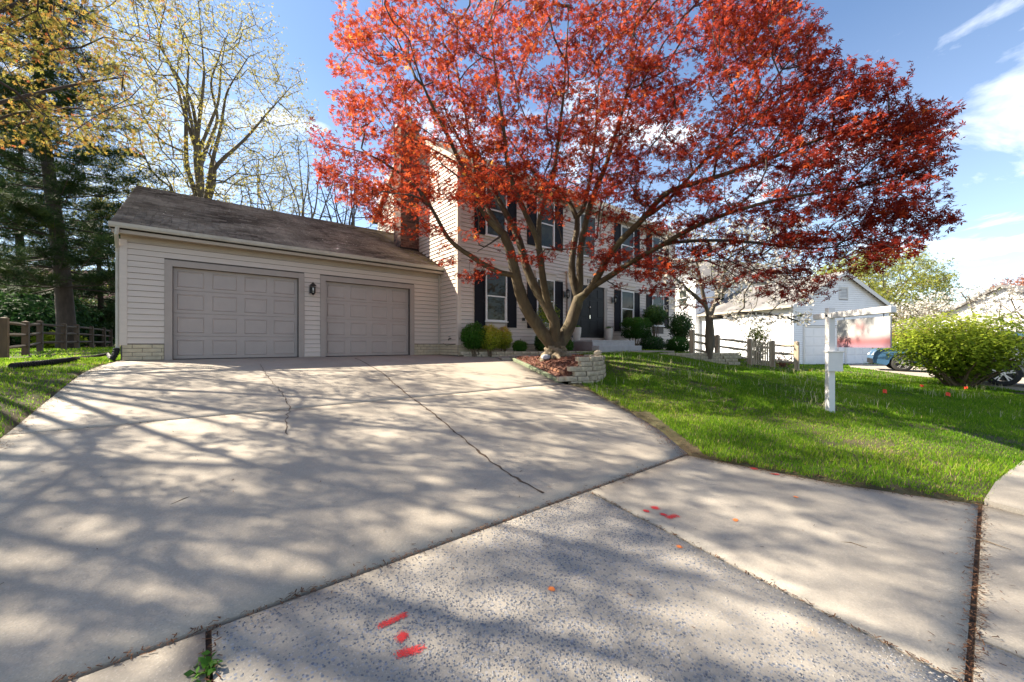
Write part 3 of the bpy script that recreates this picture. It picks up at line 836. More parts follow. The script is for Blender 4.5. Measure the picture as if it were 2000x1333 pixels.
for a_, b_ in zip(xx_, yy_):
    s_ = random.uniform(.006, .014); z_ = ez + (b_ - ey) * sl_ + .03; g_ = random.uniform(0, 6.28)
    ptl.add([(a_ + s_ * math.cos(g_ + k), b_ + s_ * math.sin(g_ + k), z_ + s_ * math.sin(g_ + k) * sl_) for k in (0, 1.4, 3.1, 4.6)], [(0, 1, 2, 3)])
stuff(ptl.build('fallen_petals', M['white'], groof))
MB().prism([(rx0 - .012, ey, ez - .11), (rx0 - .012, ey, ez + .01), (rx0 - .012, ry, rz), (rx0 - .012, ry, rz - .15)], (.03, 0, 0)).build('rake_board', M['soffit'], house)
MB().box((rx0 + .02, ey, ez - .17), (rx1 - .001, ey + .03, ez - .012)).build('fascia', M['soffit'], house)
MB().box((rx0 + .02, ey + .03, ez - .15), (rx1 - .001, GYF - .02, ez - .135)).build('soffit', M['soffit'], house)
MB().box((GX0 + .0, GYF - .02, 2.52), (HX0 - .001, GYF, 2.655)).build('frieze_board', M['soffit'], house)
gt = MB()
prof = [(0, .095), (0, 0), (-.055, 0), (-.07, .04), (-.075, .098), (-.066, .098), (-.06, .045), (-.05, .01), (-.008, .01), (-.008, .095)]
gt.prism([(rx0 - .02, ey - .001 + a, ez - .07 + b) for a, b in prof], (rx1 - rx0 + .015, 0, 0))
gt.box((rx0 - .022, ey - .07, ez - .068), (rx0 - .018, ey - .002, ez + .02))
gt.build('gutter', M['gutter'], house)
dsx, dsy = GX0 - .03, GYF + .03
dp = MB()
dp.tube([(dsx + .02, ey - .035, ez - .06), (dsx, ey - .02, ez - .2), (dsx - .02, dsy - .04, 2.38), (dsx - .02, dsy, 2.28), (dsx - .02, dsy, .22)], .036, 6)
dp.build('downspout', M['gutter'], house)
MB().box((HX0 - .085, GYF - .075, .34), (HX0 - .055, GYF - .05, 2.62)).build('corner_channel', M['gutter'], house)

# --- main house walls
win_lo = [((926, 946.5), (947, 989), (990, 1007.5)), ((1029, 1046.5), (1047, 1082), (1083, 1098)), ((1199, 1211), (1212, 1237), (1237.6, 1248)), ((1261.7, 1272), (1272.7, 1295.4), (1296, 1304.6))]
zlo = (on_y(947, 626.5, HYF).z, on_y(947, 528.6, HYF).z); zpan = on_y(990, 644, HYF).z
zsh = (on_y(926, 638, HYF).z, on_y(926, 526.8, HYF).z)
zhi = (on_y(947, 458.5, HYF).z, on_y(990, 372, HYF).z)
ops = []; wins = []
for (sl, w, sr) in win_lo:
    X = lambda p: xy_y(p, HYF)
    wins.append((X(sl[0]), X(sl[1]), X(w[0]), X(w[1]), X(sr[0]), X(sr[1])))
for i, w in enumerate(wins):
    low = zpan if i < 2 else zpan
    ops.append((w[2] - .0, w[3] + .0, low - .03, zlo[1] + .26)); ops.append((w[0], w[5], -1, -1))
    ops.append((w[2], w[3], zhi[0] - .06, 5.55))
dx0, dx1 = 11.25, 13.30
ops.append((dx0 - .22, dx1 + .22, 0, 3.15)); ops.append((11.75, 12.85, zhi[0] - .06, 5.55))
siding(house, (0, HYF), (1, 0), (0, -1), lambda z: (HX0 + .1, HX1 - .1), SB, 3.0, ops)
siding(house, (0, HYF), (1, 0), (0, -1), lambda z: (HX0 + .1, HX1 - .1), SB + EXP * 21, 5.75, ops, joined=True)
def gspan(z):
    lo = HYF + .1 + max(0, (z - 5.9)) * 1.49; hi = 17.25 - max(0, (z - 5.9)) * 1.49
    return lo, hi
class _g: pass
gz = SB
# sunlit gable wall: boards stop at the chimney and at the garage roof
CH = (5.49, 13.04, 13.66)
def gable_board(z):
    lo, hi = gspan(z); out = []
    roof_in = ey + (z - ez) / ((rz - ez) / (ry - ey))            # garage roof surface, front slope
    roof_out = 19.95 - (z - ez) / ((rz - ez) / (ry - ey))
    segs = [(lo, hi)]
    if z < ez: segs = [(lo, GYF - .055)]
    elif z < rz: segs = [(lo, min(roof_in - .02, hi)), (min(roof_out, hi), hi)]
    for a, b in segs:
        if a < CH[1] < b:
            out += [(a, CH[1]), (CH[2], b)]
        else: out.append((a, b))
    return [(a, b) for a, b in out if b - a > .05]
k = 0
while SB + k * EXP < 8.1:
    z0_, z1_ = SB + k * EXP, SB + (k + 1) * EXP
    for a, b in gable_board((z0_ + z1_) / 2):
        vs, fs = wedge((HX0, b, 0), (HX0, a, 0), z0_, z1_, (-1, 0), .026); MB().add(vs, fs).build('siding_board', M['siding'], house)
    k += 1
MB().box((HX0 - .028, HYF - .028, SB - .03), (HX0 + .1, HYF + .1, 5.8)).build('corner_trim', M['siding'], house, bevel=.006)
MB().box((HX1 - .1, HYF - .028, SB - .03), (HX1 + .02, HYF + .1, 5.8)).build('corner_trim', M['siding'], house, bevel=.006)

# main roof, eaves
mr = MB(); e0, e1 = 10.02, 17.62; ze, zr = 5.93, 8.42; X0, X1 = HX0 - .14, HX1 + .14; ym = (e0 + e1) / 2
mr.prism([(X0, e0, ze), (X0, ym, zr), (X0, e1, ze), (X0, e1, ze - .12), (X0, ym, zr - .16), (X0, e0, ze - .12)], (X1 - X0, 0, 0))
mroof = mr.build('main_roof', M['shingle'], house)
for (ya, yb) in ((e0, ym), (e1, ym)):
    MB().prism([(X0 - .012, ya, ze - .15), (X0 - .012, ya, ze + .012), (X0 - .012, yb, zr + .012), (X0 - .012, yb, zr - .17)], (.035, 0, 0)).build('rake_board', M['soffit'], house)
MB().box((X0 + .03, e0 - .002, ze - .2), (X1 - .03, e0 + .03, ze - .008)).build('fascia', M['soffit'], house)
MB().box((X0 + .03, e0 + .03, ze - .17), (X1 - .03, HYF - .001, ze - .15)).build('soffit', M['soffit'], house)
MB().box((HX0 + .1, HYF - .03, 5.55), (HX1 - .1, HYF, 5.76)).build('frieze_board', M['trim'], house)
gt = MB(); gt.prism([(X0 + .02, e0 - .004 + a, ze - .1 + b) for a, b in prof], (X1 - X0 - .04, 0, 0)); gt.build('gutter', M['gutter'], house)

# windows with shutters
def window(x0, x1, z0, z1, y=HYF, panel=None, head=True):
    f = MB(); fw = .055
    f.box((x0, y - .05, z0), (x0 + fw, y - .001, z1)); f.box((x1 - fw, y - .05, z0), (x1, y - .001, z1))
    f.box((x0 + fw + .0005, y - .049, z1 - fw), (x1 - fw - .0005, y - .001, z1)); f.box((x0 - .03, y - .075, z0 - .045), (x1 + .03, y - .001, z0))
    zm = (z0 + z1) / 2
    w = f.build('window', M['white'], house, bevel=.004)
    MB().box((x0 + fw, y - .04, zm - .022), (x1 - fw, y - .012, zm + .022)).build('meeting_rail', M['white'], w)
    MB().box((x0 + fw, y - .018, z0 + .0), (x1 - fw, y - .008, zm - .022)).build('pane', M['pane'], w)
    MB().box((x0 + fw, y - .028, zm + .022), (x1 - fw, y - .018, z1 - fw)).build('pane', M['pane'], w)
    sm = MB(); sm.box((x0 + fw + .001, y - .03, z0 + .001), (x0 + fw + .03, y - .008, zm - .023)); sm.box((x1 - fw - .03, y - .03, z0 + .001), (x1 - fw - .001, y - .008, zm - .023)); sm.box((x0 + fw + .031, y - .03, z0 + .001), (x1 - fw - .031, y - .008, z0 + .035))
    sm.build('sash', M['white'], w)
    if panel:
        MB().box((x0 + .01, y - .022, panel), (x1 - .01, y - .001, z0 - .047)).build('panel', M['trim'], w)
        p = MB(); p.box((x0 + .07, y - .03, panel + .05), (x1 - .07, y - .0225, z0 - .1)); p.build('panel', M['siding'], w, bevel=.004)
    if head:
        h = MB(); h.box((x0 - .06, y - .05, z1 + .002), (x1 + .06, y - .001, z1 + .20)); h.box((x0 - .1, y - .09, z1 + .2), (x1 + .1, y - .001, z1 + .25))
        h.build('window_head', M['siding'], w)
    return w
def shutter(x0, x1, z0, z1, y=HYF):
    s = MB(); fw = min(.06, (x1 - x0) * .2)
    s.box((x0, y - .048, z0), (x0 + fw, y - .018, z1)); s.box((x1 - fw, y - .048, z0), (x1, y - .018, z1))
    zm = z0 + (z1 - z0) * .46
    for a, b in ((z0, z0 + .09), (zm - .045, zm + .045), (z1 - .08, z1)): s.box((x0 + fw, y - .047, a), (x1 - fw, y - .018, b))
    o = s.build('shutter', M['shutter'], house)
    for a, b in ((z0 + .09, zm - .045), (zm + .045, z1 - .08)):
        MB().box((x0 + fw, y - .036, a), (x1 - fw, y - .019, b)).build('panel', M['shutter'], o)
for i, w in enumerate(wins):
    window(w[2], w[3], zlo[0] if i < 3 else 1.25, zlo[1], panel=zpan if i < 3 else None)
    window(w[2], w[3], zhi[0], zhi[1] + .06, head=False)
    for a, b in ((w[0], w[1]), (w[4], w[5])):
        shutter(a, b, zsh[0] if i < 3 else 1.15, zsh[1]); shutter(a, b, zhi[0] - .02, zhi[1] + .08)
window(11.8, 12.8, zhi[0], zhi[1] + .06, head=False)

# front door: two panelled leaves, pilasters, head with the number
zs_ = .60; zt_ = 2.72
for (a, b, knob) in ((dx0, (dx0 + dx1) / 2 - .003, -1), ((dx0 + dx1) / 2 + .003, dx1, 1)):
    fd = MB().box((a, HYF - .05, zs_), (b, HYF - .002, zt_)).build('front_door', M['blackdoor'], house)
    w_ = (b - a)
    for c in range(2):
        for z0, z1 in ((zs_ + .18, zs_ + .72), (zs_ + .86, zs_ + 1.52), (zs_ + 1.64, zs_ + 1.98)):
            x0, x1 = a + .1 + c * (w_ / 2 - .03), a + w_ / 2 - .05 + c * (w_ / 2 - .03)
            p = MB(); p.box((x0, HYF - .062, z0), (x1, HYF - .049, z1)); p.build('panel', M['blackdoor'], fd, bevel=.008)
    if knob > 0:
        MB().lathe((a + .09, HYF - .08, zs_ + 1.25), [(.0, -.03), (.028, -.02), (.032, 0), (.028, .02), (0, .03)], 10).build('door_knob', M['brass'], fd, smooth=True)
        MB().box((a + .07, HYF - .075, zs_ + .78), (a + .12, HYF - .05, zs_ + .93)).build('key_box', M['brass'], fd, bevel=.006)
MB().box((dx0 - .02, HYF - .14, zs_ - .12), (dx1 + .02, HYF - .001, zs_)).build('door_sill', M['trim'], house)
for a, b in ((dx0 - .2, dx0 - .005), (dx1 + .005, dx1 + .2)):
    p = MB(); p.box((a, HYF - .07, .49), (b, HYF - .001, zt_)); p.box((a - .015, HYF - .085, .49), (b + .015, HYF - .0015, .62)); p.box((a - .015, HYF - .085, zt_ - .1), (b + .015, HYF - .0015, zt_ - .002))
    p.build('pilaster', M['trim'], house)
hd = MB(); hd.box((dx0 - .22, HYF - .08, zt_ + .002), (dx1 + .22, HYF - .001, zt_ + .36)); hd.box((dx0 - .28, HYF - .14, zt_ + .36), (dx1 + .28, HYF - .001, zt_ + .44))
hd.build('door_head', M['siding'], house)
def text_mesh(name, s, size, mat, parent, loc, rotz=0, ext=.006):
    cu = bpy.data.curves.new(name, 'FONT'); cu.body = s; cu.size = size; cu.extrude = ext; cu.align_x = 'CENTER'
    tmp = bpy.data.objects.new(name + '_tmp', cu); COL.objects.link(tmp)
    bpy.context.view_layer.update()
    me = bpy.data.meshes.new_from_object(tmp.evaluated_get(bpy.context.evaluated_depsgraph_get()))
    bpy.data.objects.remove(tmp); me.materials.clear(); me.materials.append(mat)
    me.transform(Matrix.Translation(loc) @ Matrix.Rotation(rotz, 4, 'Z') @ Matrix.Rotation(R_(90), 4, 'X'))
    return link(bpy.data.objects.new(name, me), parent)
text_mesh('house_number', '11900', .26, M['black'], house, (xy_y(1156.5, HYF - .09), HYF - .092, zt_ + .09), ext=.012)

# lanterns: garage lamp and the two by the door
def lantern(px, z, y, s, parent=house):
    x = xy_y(px, y); mb = MB()
    mb.box((x - .06 * s, y - .035, z - .09 * s), (x + .06 * s, y - .017, z + .09 * s))
    mb.tube([(x, y - .03, z - .02), (x, y - .1 * s, z - .06 * s), (x, y - .14 * s, z)], .012 * s, 6)
    c = Vector((x, y - .15 * s, z))
    mb.lathe(c + Vector((0, 0, .10 * s)), [(.085 * s, 0), (.078 * s, .015 * s), (.03 * s, .06 * s), (.012 * s, .085 * s), (0.001, .1 * s)], 10)
    mb.lathe(c + Vector((0, 0, -.13 * s)), [(.001, -.03 * s), (.025 * s, 0), (.055 * s, .03 * s), (.05 * s, .035 * s)], 10)
    for k in range(6):
        a = k * math.pi / 3; mb.tube([c + Vector((math.cos(a) * .05 * s, math.sin(a) * .05 * s, -.1 * s)), c + Vector((math.cos(a) * .072 * s, math.sin(a) * .072 * s, .1 * s))], .006 * s, 4)
    for zz in (-.05, .05): mb.lathe(c + Vector((0, 0, zz * s)), [(.066 * s, -.004), (.07 * s, 0), (.066 * s, .004)], 12)
    o = mb.build('wall_lantern', M['black'], parent)
    MB().lathe(c, [(.012 * s, -.1 * s), (.014 * s, -.02 * s), (.02 * s, .02 * s), (.012 * s, .06 * s)], 8).build('bulb', M['lamp'], o, smooth=True)
    MB().box((x - .075 * s, y - .018, z - .12 * s), (x + .075 * s, y - .0005, z + .13 * s)).build('mounting_plate', M['trim'], o)
lantern(609, on_y(609, 567, GYF).z, GYF - .018, 1.0)
for px in (1103, 1196): lantern(px, 2.25, HYF - .018, 1.15)
MB().box((xy_y(1019, HYF), HYF - .05, on_y(1021, 627, HYF).z), (xy_y(1024, HYF), HYF - .018, on_y(1021, 621, HYF).z)).build('outlet_box', M['black'], house, bevel=.006)
MB().lathe((xy_y(1185, HYF - .02), HYF - .03, 1.85), [(.001, -.05), (.025, -.05), (.025, .05), (.001, .05)], 8).build('door_bell', M['black'], house)
hb = MB(); q = on_x(882, 662, HX0); hb.tube([(HX0, q.y, q.z), (HX0 - .09, q.y, q.z), (HX0 - .11, q.y, q.z - .05)], .018, 6); hb.lathe((HX0 - .08, q.y, q.z + .05), [(.0, 0), (.035, .005), (.035, .015), (0, .02)], 8)
hb.build('hose_tap', M['black'], house)
cab = MB(); cab.tube([on_x(866, 671, HX0 - .03), on_x(872, 675, HX0 - .03), on_x(880, 674, HX0 - .03), on_x(889, 673, HX0 - .03)], .006, 5); cab.build('cable', M['black'], house)
mt = MB(); mt.box((GX0 - .11, 12.3, 1.02), (GX0 - .02, 12.55, 1.42)); mt.build('meter_box', M['white'], house, bevel=.01)

# chimney
ch = MB(); cx0, cy0, cy1, ctop = CH[0], CH[1], CH[2], 8.15
ch.box((cx0 + .012, cy0 + .012, 2.0), (HX0 - .001, cy1 - .012, ctop - .05)); chim = ch.build('chimney', M['mortar'], house)
bh, bl = .0762, .21
rows = int((ctop - 3.3) / bh)
brickrow(chim, (0, cy0 + .012), (1, 0), (0, -1), cx0, HX0 - .022, 3.3, rows, bl, bh, M['brick'], False, True, .013)
brickrow(chim, (cx0 + .012, 0), (0, 1), (-1, 0), cy0 + .002, cy1, 3.3, rows, bl, bh, M['brick'], False, True, .013)
MB().box((cx0 - .05, cy0 - .05, ctop - .05), (HX0 + .05, cy1 + .05, ctop + .06)).build('chimney_cap', M['step'], chim)
MB().prism([(cx0 - .03, cy0 - .03, 3.62), (HX0 - .03, cy0 - .03, 3.62), (HX0 - .03, cy0 + .01, 3.84), (cx0 - .03, cy0 + .01, 3.84)], (0, .002, 0)).build('flashing', M['blackplastic'], chim)

# porch and steps
px0, px1, pyf = 10.68, 13.27, 8.77
pb = MB().box((px0 + .02, pyf + .02, -.05), (px1 - .02, HYF - .002, .425)).build('porch', M['porchside'], house)
MB().box((px0, pyf, .425), (px1, HYF - .003, .485)).build('porch_slab', M['step'], pb, bevel=.01)
s1 = MB().box((px0 + .0, pyf - .3, -.05), (px1, pyf + .018, .285)).build('step', M['step'], pb, bevel=.012)
MB().box((px0 + .03, pyf - .003, .286), (px1 - .02, pyf + .015, .424)).build('riser', M['step'], pb)

# ================================================================== THINGS ROUND THE HOUSE
# --- concrete block walls: a few block shapes shared by every block
def block_mesh(name, w, h, d, mat):
    m = MB(); sp = .012
    n = 5; V = []
    for k in range(n):                                   # rough split face at the front (-y)
        x = -w / 2 + w * k / (n - 1)
        for zz in (0, h / 2, h):
            V.append((x, -d / 2 - random.uniform(-.004, sp) * (.3 if k in (0, n - 1) else 1) + (.006 if zz != h / 2 else 0), zz))
    F = [(k * 3 + j, (k + 1) * 3 + j, (k + 1) * 3 + j + 1, k * 3 + j + 1) for k in range(n - 1) for j in range(2)]
    b = len(V)
    V += [(-w * .42, d / 2, 0), (w * .42, d / 2, 0), (w * .42, d / 2, h), (-w * .42, d / 2, h)]
    fb = [k * 3 for k in range(n)]; ft = [k * 3 + 2 for k in range(n)]
    F += [tuple(ft + [b + 2, b + 3]), tuple(list(reversed(fb)) + [b, b + 1][::1]), (b + 1, b, b + 3, b + 2),
          (0, 1, 2, b + 3, b), (fb[-1], b + 1, b + 2, ft[-1], fb[-1] + 1)]
    me = bpy.data.meshes.new(name); me.from_pydata(V, [], F); me.materials.append(mat); return me
BLK = [block_mesh('block', .262, .093, .19, M['block']) for _ in range(5)]
def block_wall(name, label, pl, zb, courses, start=None, end=None, batter=.014, bw=.28, h=.104, grp=None):
    pts = [Vector((p[0], p[1])) for p in pl]; L = [0]
    for a, b in zip(pts, pts[1:]): L.append(L[-1] + (b - a).length)
    def ev(s):
        s = max(0, min(s, L[-1] - 1e-6))
        for i in range(len(pts) - 1):
            if s <= L[i + 1]:
                t = (s - L[i]) / (L[i + 1] - L[i]); d = (pts[i + 1] - pts[i]).normalized(); return pts[i].lerp(pts[i + 1], t), d
    t0 = thing(name, label, 'wall', (pts[0].x, pts[0].y, zb), grp)
    for c in range(courses):
        s = (start[c] if start else 0) + (bw / 2 if c % 2 == 0 else 0)
        e = (end[c] if end else L[-1])
        while s < e:
            p, d = ev(s); nrm = Vector((d.y, -d.x))             # front faces right of travel
            p = p - nrm * (batter * c + random.uniform(-.014, .014))
            o = bpy.data.objects.new('block', random.choice(BLK))
            o.location = (p.x, p.y, zb + c * h + random.uniform(-.002, .002)); o.rotation_euler = (random.uniform(-.01, .01), 0, math.atan2(d.y, d.x) + random.uniform(-.03, .03))
            link(o, t0); s += bw
    return t0
bw_pts = [(6.2, 5.72), (6.7, 5.52), (7.25, 5.68), (7.75, 6.02), (8.1, 6.45), (8.25, 6.9)]
block_wall('retaining_wall', 'curved pale block retaining wall at the end of the maple bed', bw_pts, -.55, 6, [0, .02, .1, .12, .26, .34])
o = bpy.data.objects.new('edging_block', BLK[1]); COL.objects.link(o); o.location = (6.12, 5.82, -.455); o.rotation_euler = (0, 0, -.35)
tag(o, 'single pale block lying at the driveway end of the mulch bed', 'block')
block_wall('garden_wall', 'low two-course block edging along the bed below the front windows', [(6.32, 10.24), (6.75, 10.02), (7.5, 9.72), (8.4, 9.33), (9.4, 8.98), (10.6, 8.72)], -.085, 2, [0, .05], batter=.008, h=.1)
rw = [tuple(at(p, 690, z).xy) for p, z in ((1296, 12.7), (1340, 12.9), (1380, 13.0), (1415, 13.15), (1440, 13.35))]
block_wall('retaining_wall', 'pale block retaining wall beyond the lawn below the dogwood', rw, -.36, 4, [1.5, 1.0, .5, 0], batter=.02)
# timber edging and terracotta edging
et = thing('landscape_timber', 'mossy timber edging between driveway and mulch bed', 'edging', (6.1, 5.85, -.5))
ea, eb = Vector((6.08, 5.86)), Vector((7.13, 8.92))
M['timber'] = simple('mossy_timber', (.14, .17, .10), .9, .3, 14, .5, 50, dirt=(.24, .22, .16))
for k in range(2):
    a = ea.lerp(eb, k * .5 + .002); b = ea.lerp(eb, k * .5 + .498); d = (b - a).normalized(); m = (a + b) / 2
    z0, z1 = zd(0, a.y), zd(0, b.y); sl = Vector((d.x, d.y, (z1 - z0) / (b - a).length)).normalized()
    MB().obox((m.x, m.y, (z0 + z1) / 2 + .035), sl, (-d.y, d.x, 0), sl.cross(Vector((-d.y, d.x, 0))), ((b - a).length / 2, .045, .045)).build('timber', M['timber'], et, bevel=.012)
for k in range(7):
    p = ea.lerp(eb, .07 + k * .055); d = (eb - ea).normalized(); q = p + Vector((d.y, -d.x)) * .16
    mb = MB(); z = zbed(q.x, q.y) + .0
    pr = [(math.cos(a) * .07, math.sin(a) * .075) for a in np.linspace(0, math.pi, 7)]
    mb.prism([(q.x + d.x * u - d.y * -.03, q.y + d.y * u + d.x * -.03, z + w) for u, w in pr], (-d.y * .05, d.x * .05, 0))
    tag(mb.build('edging_brick', M['terra'], bevel=.006), 'one of the small rounded terracotta bricks edging the mulch bed', 'brick', 'terracotta bricks edging the mulch bed')
# pale stone at the trunk's foot and on the wall
def rock(name, c, r, label, mat='stone', grp=None):
    bm = bmesh.new(); bmesh.ops.create_icosphere(bm, subdivisions=2, radius=1)
    for v in bm.verts: v.co = Vector((v.co.x * r[0], v.co.y * r[1], v.co.z * r[2])) * random.uniform(.85, 1.12) + Vector(c)
    me = bpy.data.meshes.new(name); bm.to_mesh(me); bm.free(); me.materials.append(M[mat])
    return tag(link(bpy.data.objects.new(name, me)), label, 'stone', grp)
TB = at(1085, 694, 10.7)
rock('field_stone', at(1066, 698, 10.35), (.14, .12, .08), 'grey stone lying against the maple trunk')
rock('field_stone', (7.55, 6.02, .13), (.11, .09, .07), 'rough stone resting on top of the curved block wall', 'block')

# pots by the door
for px, lab in ((1126.5, 'tall pale pot on the porch left of the black door'), (1189, 'tall pale pot on the porch right of the black door')):
    y = 9.93; x = xy_y(px, y)
    t = thing('planter', lab, 'planter', (x, y, .485))
    MB().lathe((x, y, .485), [(.11, 0), (.125, .02), (.165, .3), (.17, .47), (.165, .5), (.15, .5), (.145, .45)], 20).build('pot', M['pot'], t, smooth=True)
    MB().lathe((x, y, .485), [(.001, .44), (.144, .44), (.001, .46)], 12).build('soil', M['soil'], t)
    n = 160; P = np.stack([x + rng.normal(0, .06, n), y + rng.normal(0, .06, n), .95 + rng.uniform(0, .1, n)], -1)
    POTLEAF = (P, t)
    globals().setdefault('POTS', []).append((P, t))

# --- black drain pipe on the left lawn
pp = [(-1.36, 11.5, .26), (-1.37, 11.47, .14), (-1.42, 11.38, .03)] + [tuple(on_ground(px, py) + Vector((0, 0, .045))) for px, py in ((212, 695), (180, 701), (140, 708), (95, 714), (55, 718), (22, 722))]
mb = MB(); Q = [Vector(p) for p in pp]; path = []
for a, b in zip(Q, Q[1:]):
    n = max(2, int((b - a).length / .022))
    path += [a.lerp(b, k / n) for k in range(n)]
for _ in range(8): path = [path[0]] + [(path[i - 1] + path[i] * 2 + path[i + 1]) / 4 for i in range(1, len(path) - 1)] + [path[-1]]
mb.tube(path, [.05 + (.006 if i % 2 else -.003) for i in range(len(path))], 10)
tag(mb.build('drain_pipe', M['blackplastic']), 'black corrugated drain pipe lying on the grass beside the garage', 'pipe')

# --- split rail fences
def rail_fence(name, label, posts, rails=(.35, .72, 1.05), pr=.075, grp=None, mat='wood', skip=()):
    t = thing(name, label, 'fence', posts[0][0], grp)
    for b, h in posts:
        b = Vector(b); mb = MB()
        mb.box((b.x - pr, b.y - pr, b.z - .2), (b.x + pr, b.y + pr, b.z + h - .03))
        mb.add([(b.x - pr, b.y - pr, b.z + h - .03), (b.x + pr, b.y - pr, b.z + h - .03), (b.x + pr, b.y + pr, b.z + h - .03), (b.x - pr, b.y + pr, b.z + h - .03), (b.x, b.y, b.z + h)], [(0, 1, 4), (1, 2, 4), (2, 3, 4), (3, 0, 4)])
        mb.build('post', M[mat], t)
    for i in range(len(posts) - 1):
        if i in skip: continue
        a, ha = Vector(posts[i][0]), posts[i][1]; b, hb = Vector(posts[i + 1][0]), posts[i + 1][1]
        for r in rails:
            j = [random.uniform(-.02, .02) for _ in range(3)]
            mb = MB(); mb.tube([a + Vector((0, 0, r * ha / 1.2)), (a + b) / 2 + Vector((j[0], j[1], r * (ha + hb) / 2.4 + j[2])), b + Vector((0, 0, r * hb / 1.2))], [.035, .055, .035], 5)
            mb.build('rail', M[mat], t)
    return t
def gp(px, Z, h):
    p = at(px, HY, Z); return ((p.x, p.y, zg(p.x, p.y)), h)
rail_fence('rail_fence', 'weathered split rail fence at the left below the pine', [gp(8, 10.6, 1.2), gp(50, 12.8, 1.15), gp(78, 14.9, 1.2), gp(125, 16.6, 1.15), gp(150, 18.5, 1.2), gp(179, 20.6, 1.2), gp(203, 22.6, 1.2), gp(216, 25, 1.2)], mat='wooddark')
rail_fence('rail_fence', 'weathered rail fence between the dogwood and the picket gate', [gp(1352, 14.9, 1.0), gp(1401, 15.0, 1.0), gp(1464.5, 15.0, 1.03)], (.3, .66, 1.0))
rail_fence('rail_fence', 'short weathered rail fence from the picket gate to the white garage', [gp(1509, 15.0, 1.05), gp(1556, 14.6, 1.1)], (.3, .66, 1.0), pr=.07)
a, b = Vector(gp(1470, 15.0, 1)[0]), Vector(gp(1505, 15.0, 1)[0])
gt_ = thing('picket_gate', 'weathered wooden picket gate between two rail fences', 'gate', tuple(a))
d = (b - a); L = d.length; d.normalize(); n = 8
for k in range(n):
    p = a.lerp(b, (k + .5) / n); hh = .93 + random.uniform(-.02, .02); w = L / n * .32
    q = Vector((d.x, d.y, 0)) * w; z0 = p.z + .04
    MB().prism([(p.x - q.x, p.y - q.y, z0), (p.x + q.x, p.y + q.y, z0), (p.x + q.x, p.y + q.y, z0 + hh - .06), (p.x, p.y, z0 + hh), (p.x - q.x, p.y - q.y, z0 + hh - .06)], (-d.y * -.022, d.x * -.022, 0)).build('picket', M['wood'], gt_)
for r in (.2, .74): MB().obox(((a + b) / 2) + Vector((-d.y * .02, d.x * .02, r)), d, (-d.y, d.x, 0), (0, 0, 1), (L / 2, .018, .04)).build('rail', M['wood'], gt_)

# --- estate agent's post
sp = on_ground(1621, 805)
pz = sp.z; pt = thing('sign_post', 'white wooden estate sign post standing on the lawn', 'sign post', tuple(sp))
ad = Vector((RX * -.1118 - FX, RY * -.1118 - FY, 0)).normalized()      # the arm points back towards the street
an = Vector((-ad.y, ad.x, 0))
zarm = EYE + 55.4 / FPX * 6.5
MB().obox((sp.x, sp.y, pz + (zarm + .13 - pz) / 2 - .1), ad, an, (0, 0, 1), (.05, .05, (zarm + .13 - pz) / 2 + .1)).build('post', M['white'], pt, bevel=.006)
am = sp.copy(); am.z = zarm
am = am + ad * .43
MB().obox(am + an * 0.0, ad, an, (0, 0, 1), (.80, .04, .048)).build('arm', M['white'], pt, bevel=.008)
MB().lathe((sp.x - an.x * .052, sp.y - an.y * .052, zarm), [(0, -.02), (.018, -.012), (.018, .012), (0, .02)], 8).build('bolt', M['black'], pt)
bx = Vector((sp.x, sp.y, .055)) - Vector((FX, FY, 0)) * .085
fb = MB(); fb.obox(bx, (RX, RY, 0), (FX, FY, 0), (0, 0, 1), (.125, .03, .16)); fb.obox(bx + Vector((0, 0, .165)), (RX, RY, 0), (FX, FY, 0), (0, 0, 1), (.14, .045, .012))
tag(fb.build('brochure_box', M['white'], bevel=.004), 'small white brochure box fixed low on the sign post', 'box')
sg = thing('hanging_sign', 'white and red estate sign hanging from the arm of the post', 'sign', (sp.x + ad.x * .7, sp.y + ad.y * .7, .3))
s0_, s1_, z0_, z1_ = .18, 1.19, .295, .735
def signmat():
    m, nt, p, _ = nmat('sign_print')
    a = nt.nodes.new('ShaderNodeAttribute'); a.attribute_name = 'col'; nt.links.new(a.outputs['Color'], p.inputs['Base Color']); p.inputs['Roughness'].default_value = .4
    return m
nu, nv = 48, 24; V = []; CO = []
for side in (-1, 1):
    for j in range(nv + 1):
        for i in range(nu + 1):
            u, v = i / nu, j / nv; q = Vector((sp.x, sp.y, 0)) + ad * (s0_ + (s1_ - s0_) * u) + an * (.009 * side)
            V.append((q.x, q.y, z0_ + (z1_ - z0_) * v))
            sm = lambda e0, e1, x: (lambda t: t * t * (3 - 2 * t))(min(1, max(0, (x - e0) / (e1 - e0))))
            base = np.array([.40, .405, .395]); red = np.array([.25, .10, .105]); dk = np.array([.22, .18, .25])
            c = base * sm(.22, .5, v) + red * (1 - sm(.22, .5, v))
            c = c * (1 - (1 - sm(0, .22, v)) * .55) + dk * (1 - sm(0, .22, v)) * .55
            rr = math.hypot((u - .46) / .12, (v - .70) / .2); w = math.exp(-rr * rr * 1.3); c = c * (1 - w * .8) + np.array([.40, .12, .12]) * w * .8
            rr = math.hypot((u - .56) / .2, (v - .38) / .14); w = math.exp(-rr * rr); c = c * (1 - w * .5) + np.array([.42, .22, .22]) * w * .5
            rr = math.hypot((u - .8) / .2, (v - .55) / .2); w = math.exp(-rr * rr); c = c * (1 - w * .3) + np.array([.38, .38, .44]) * w * .3
            CO.append((*c, 1))
st = (nu + 1) * (nv + 1); F = []
for j in range(nv):
    for i in range(nu):
        q = j * (nu + 1) + i; F += [(q, q + 1, q + nu + 2, q + nu + 1), (st + q + nu + 1, st + q + nu + 2, st + q + 1, st + q)]
e = [0, nu, st - 1, st - nu - 1]
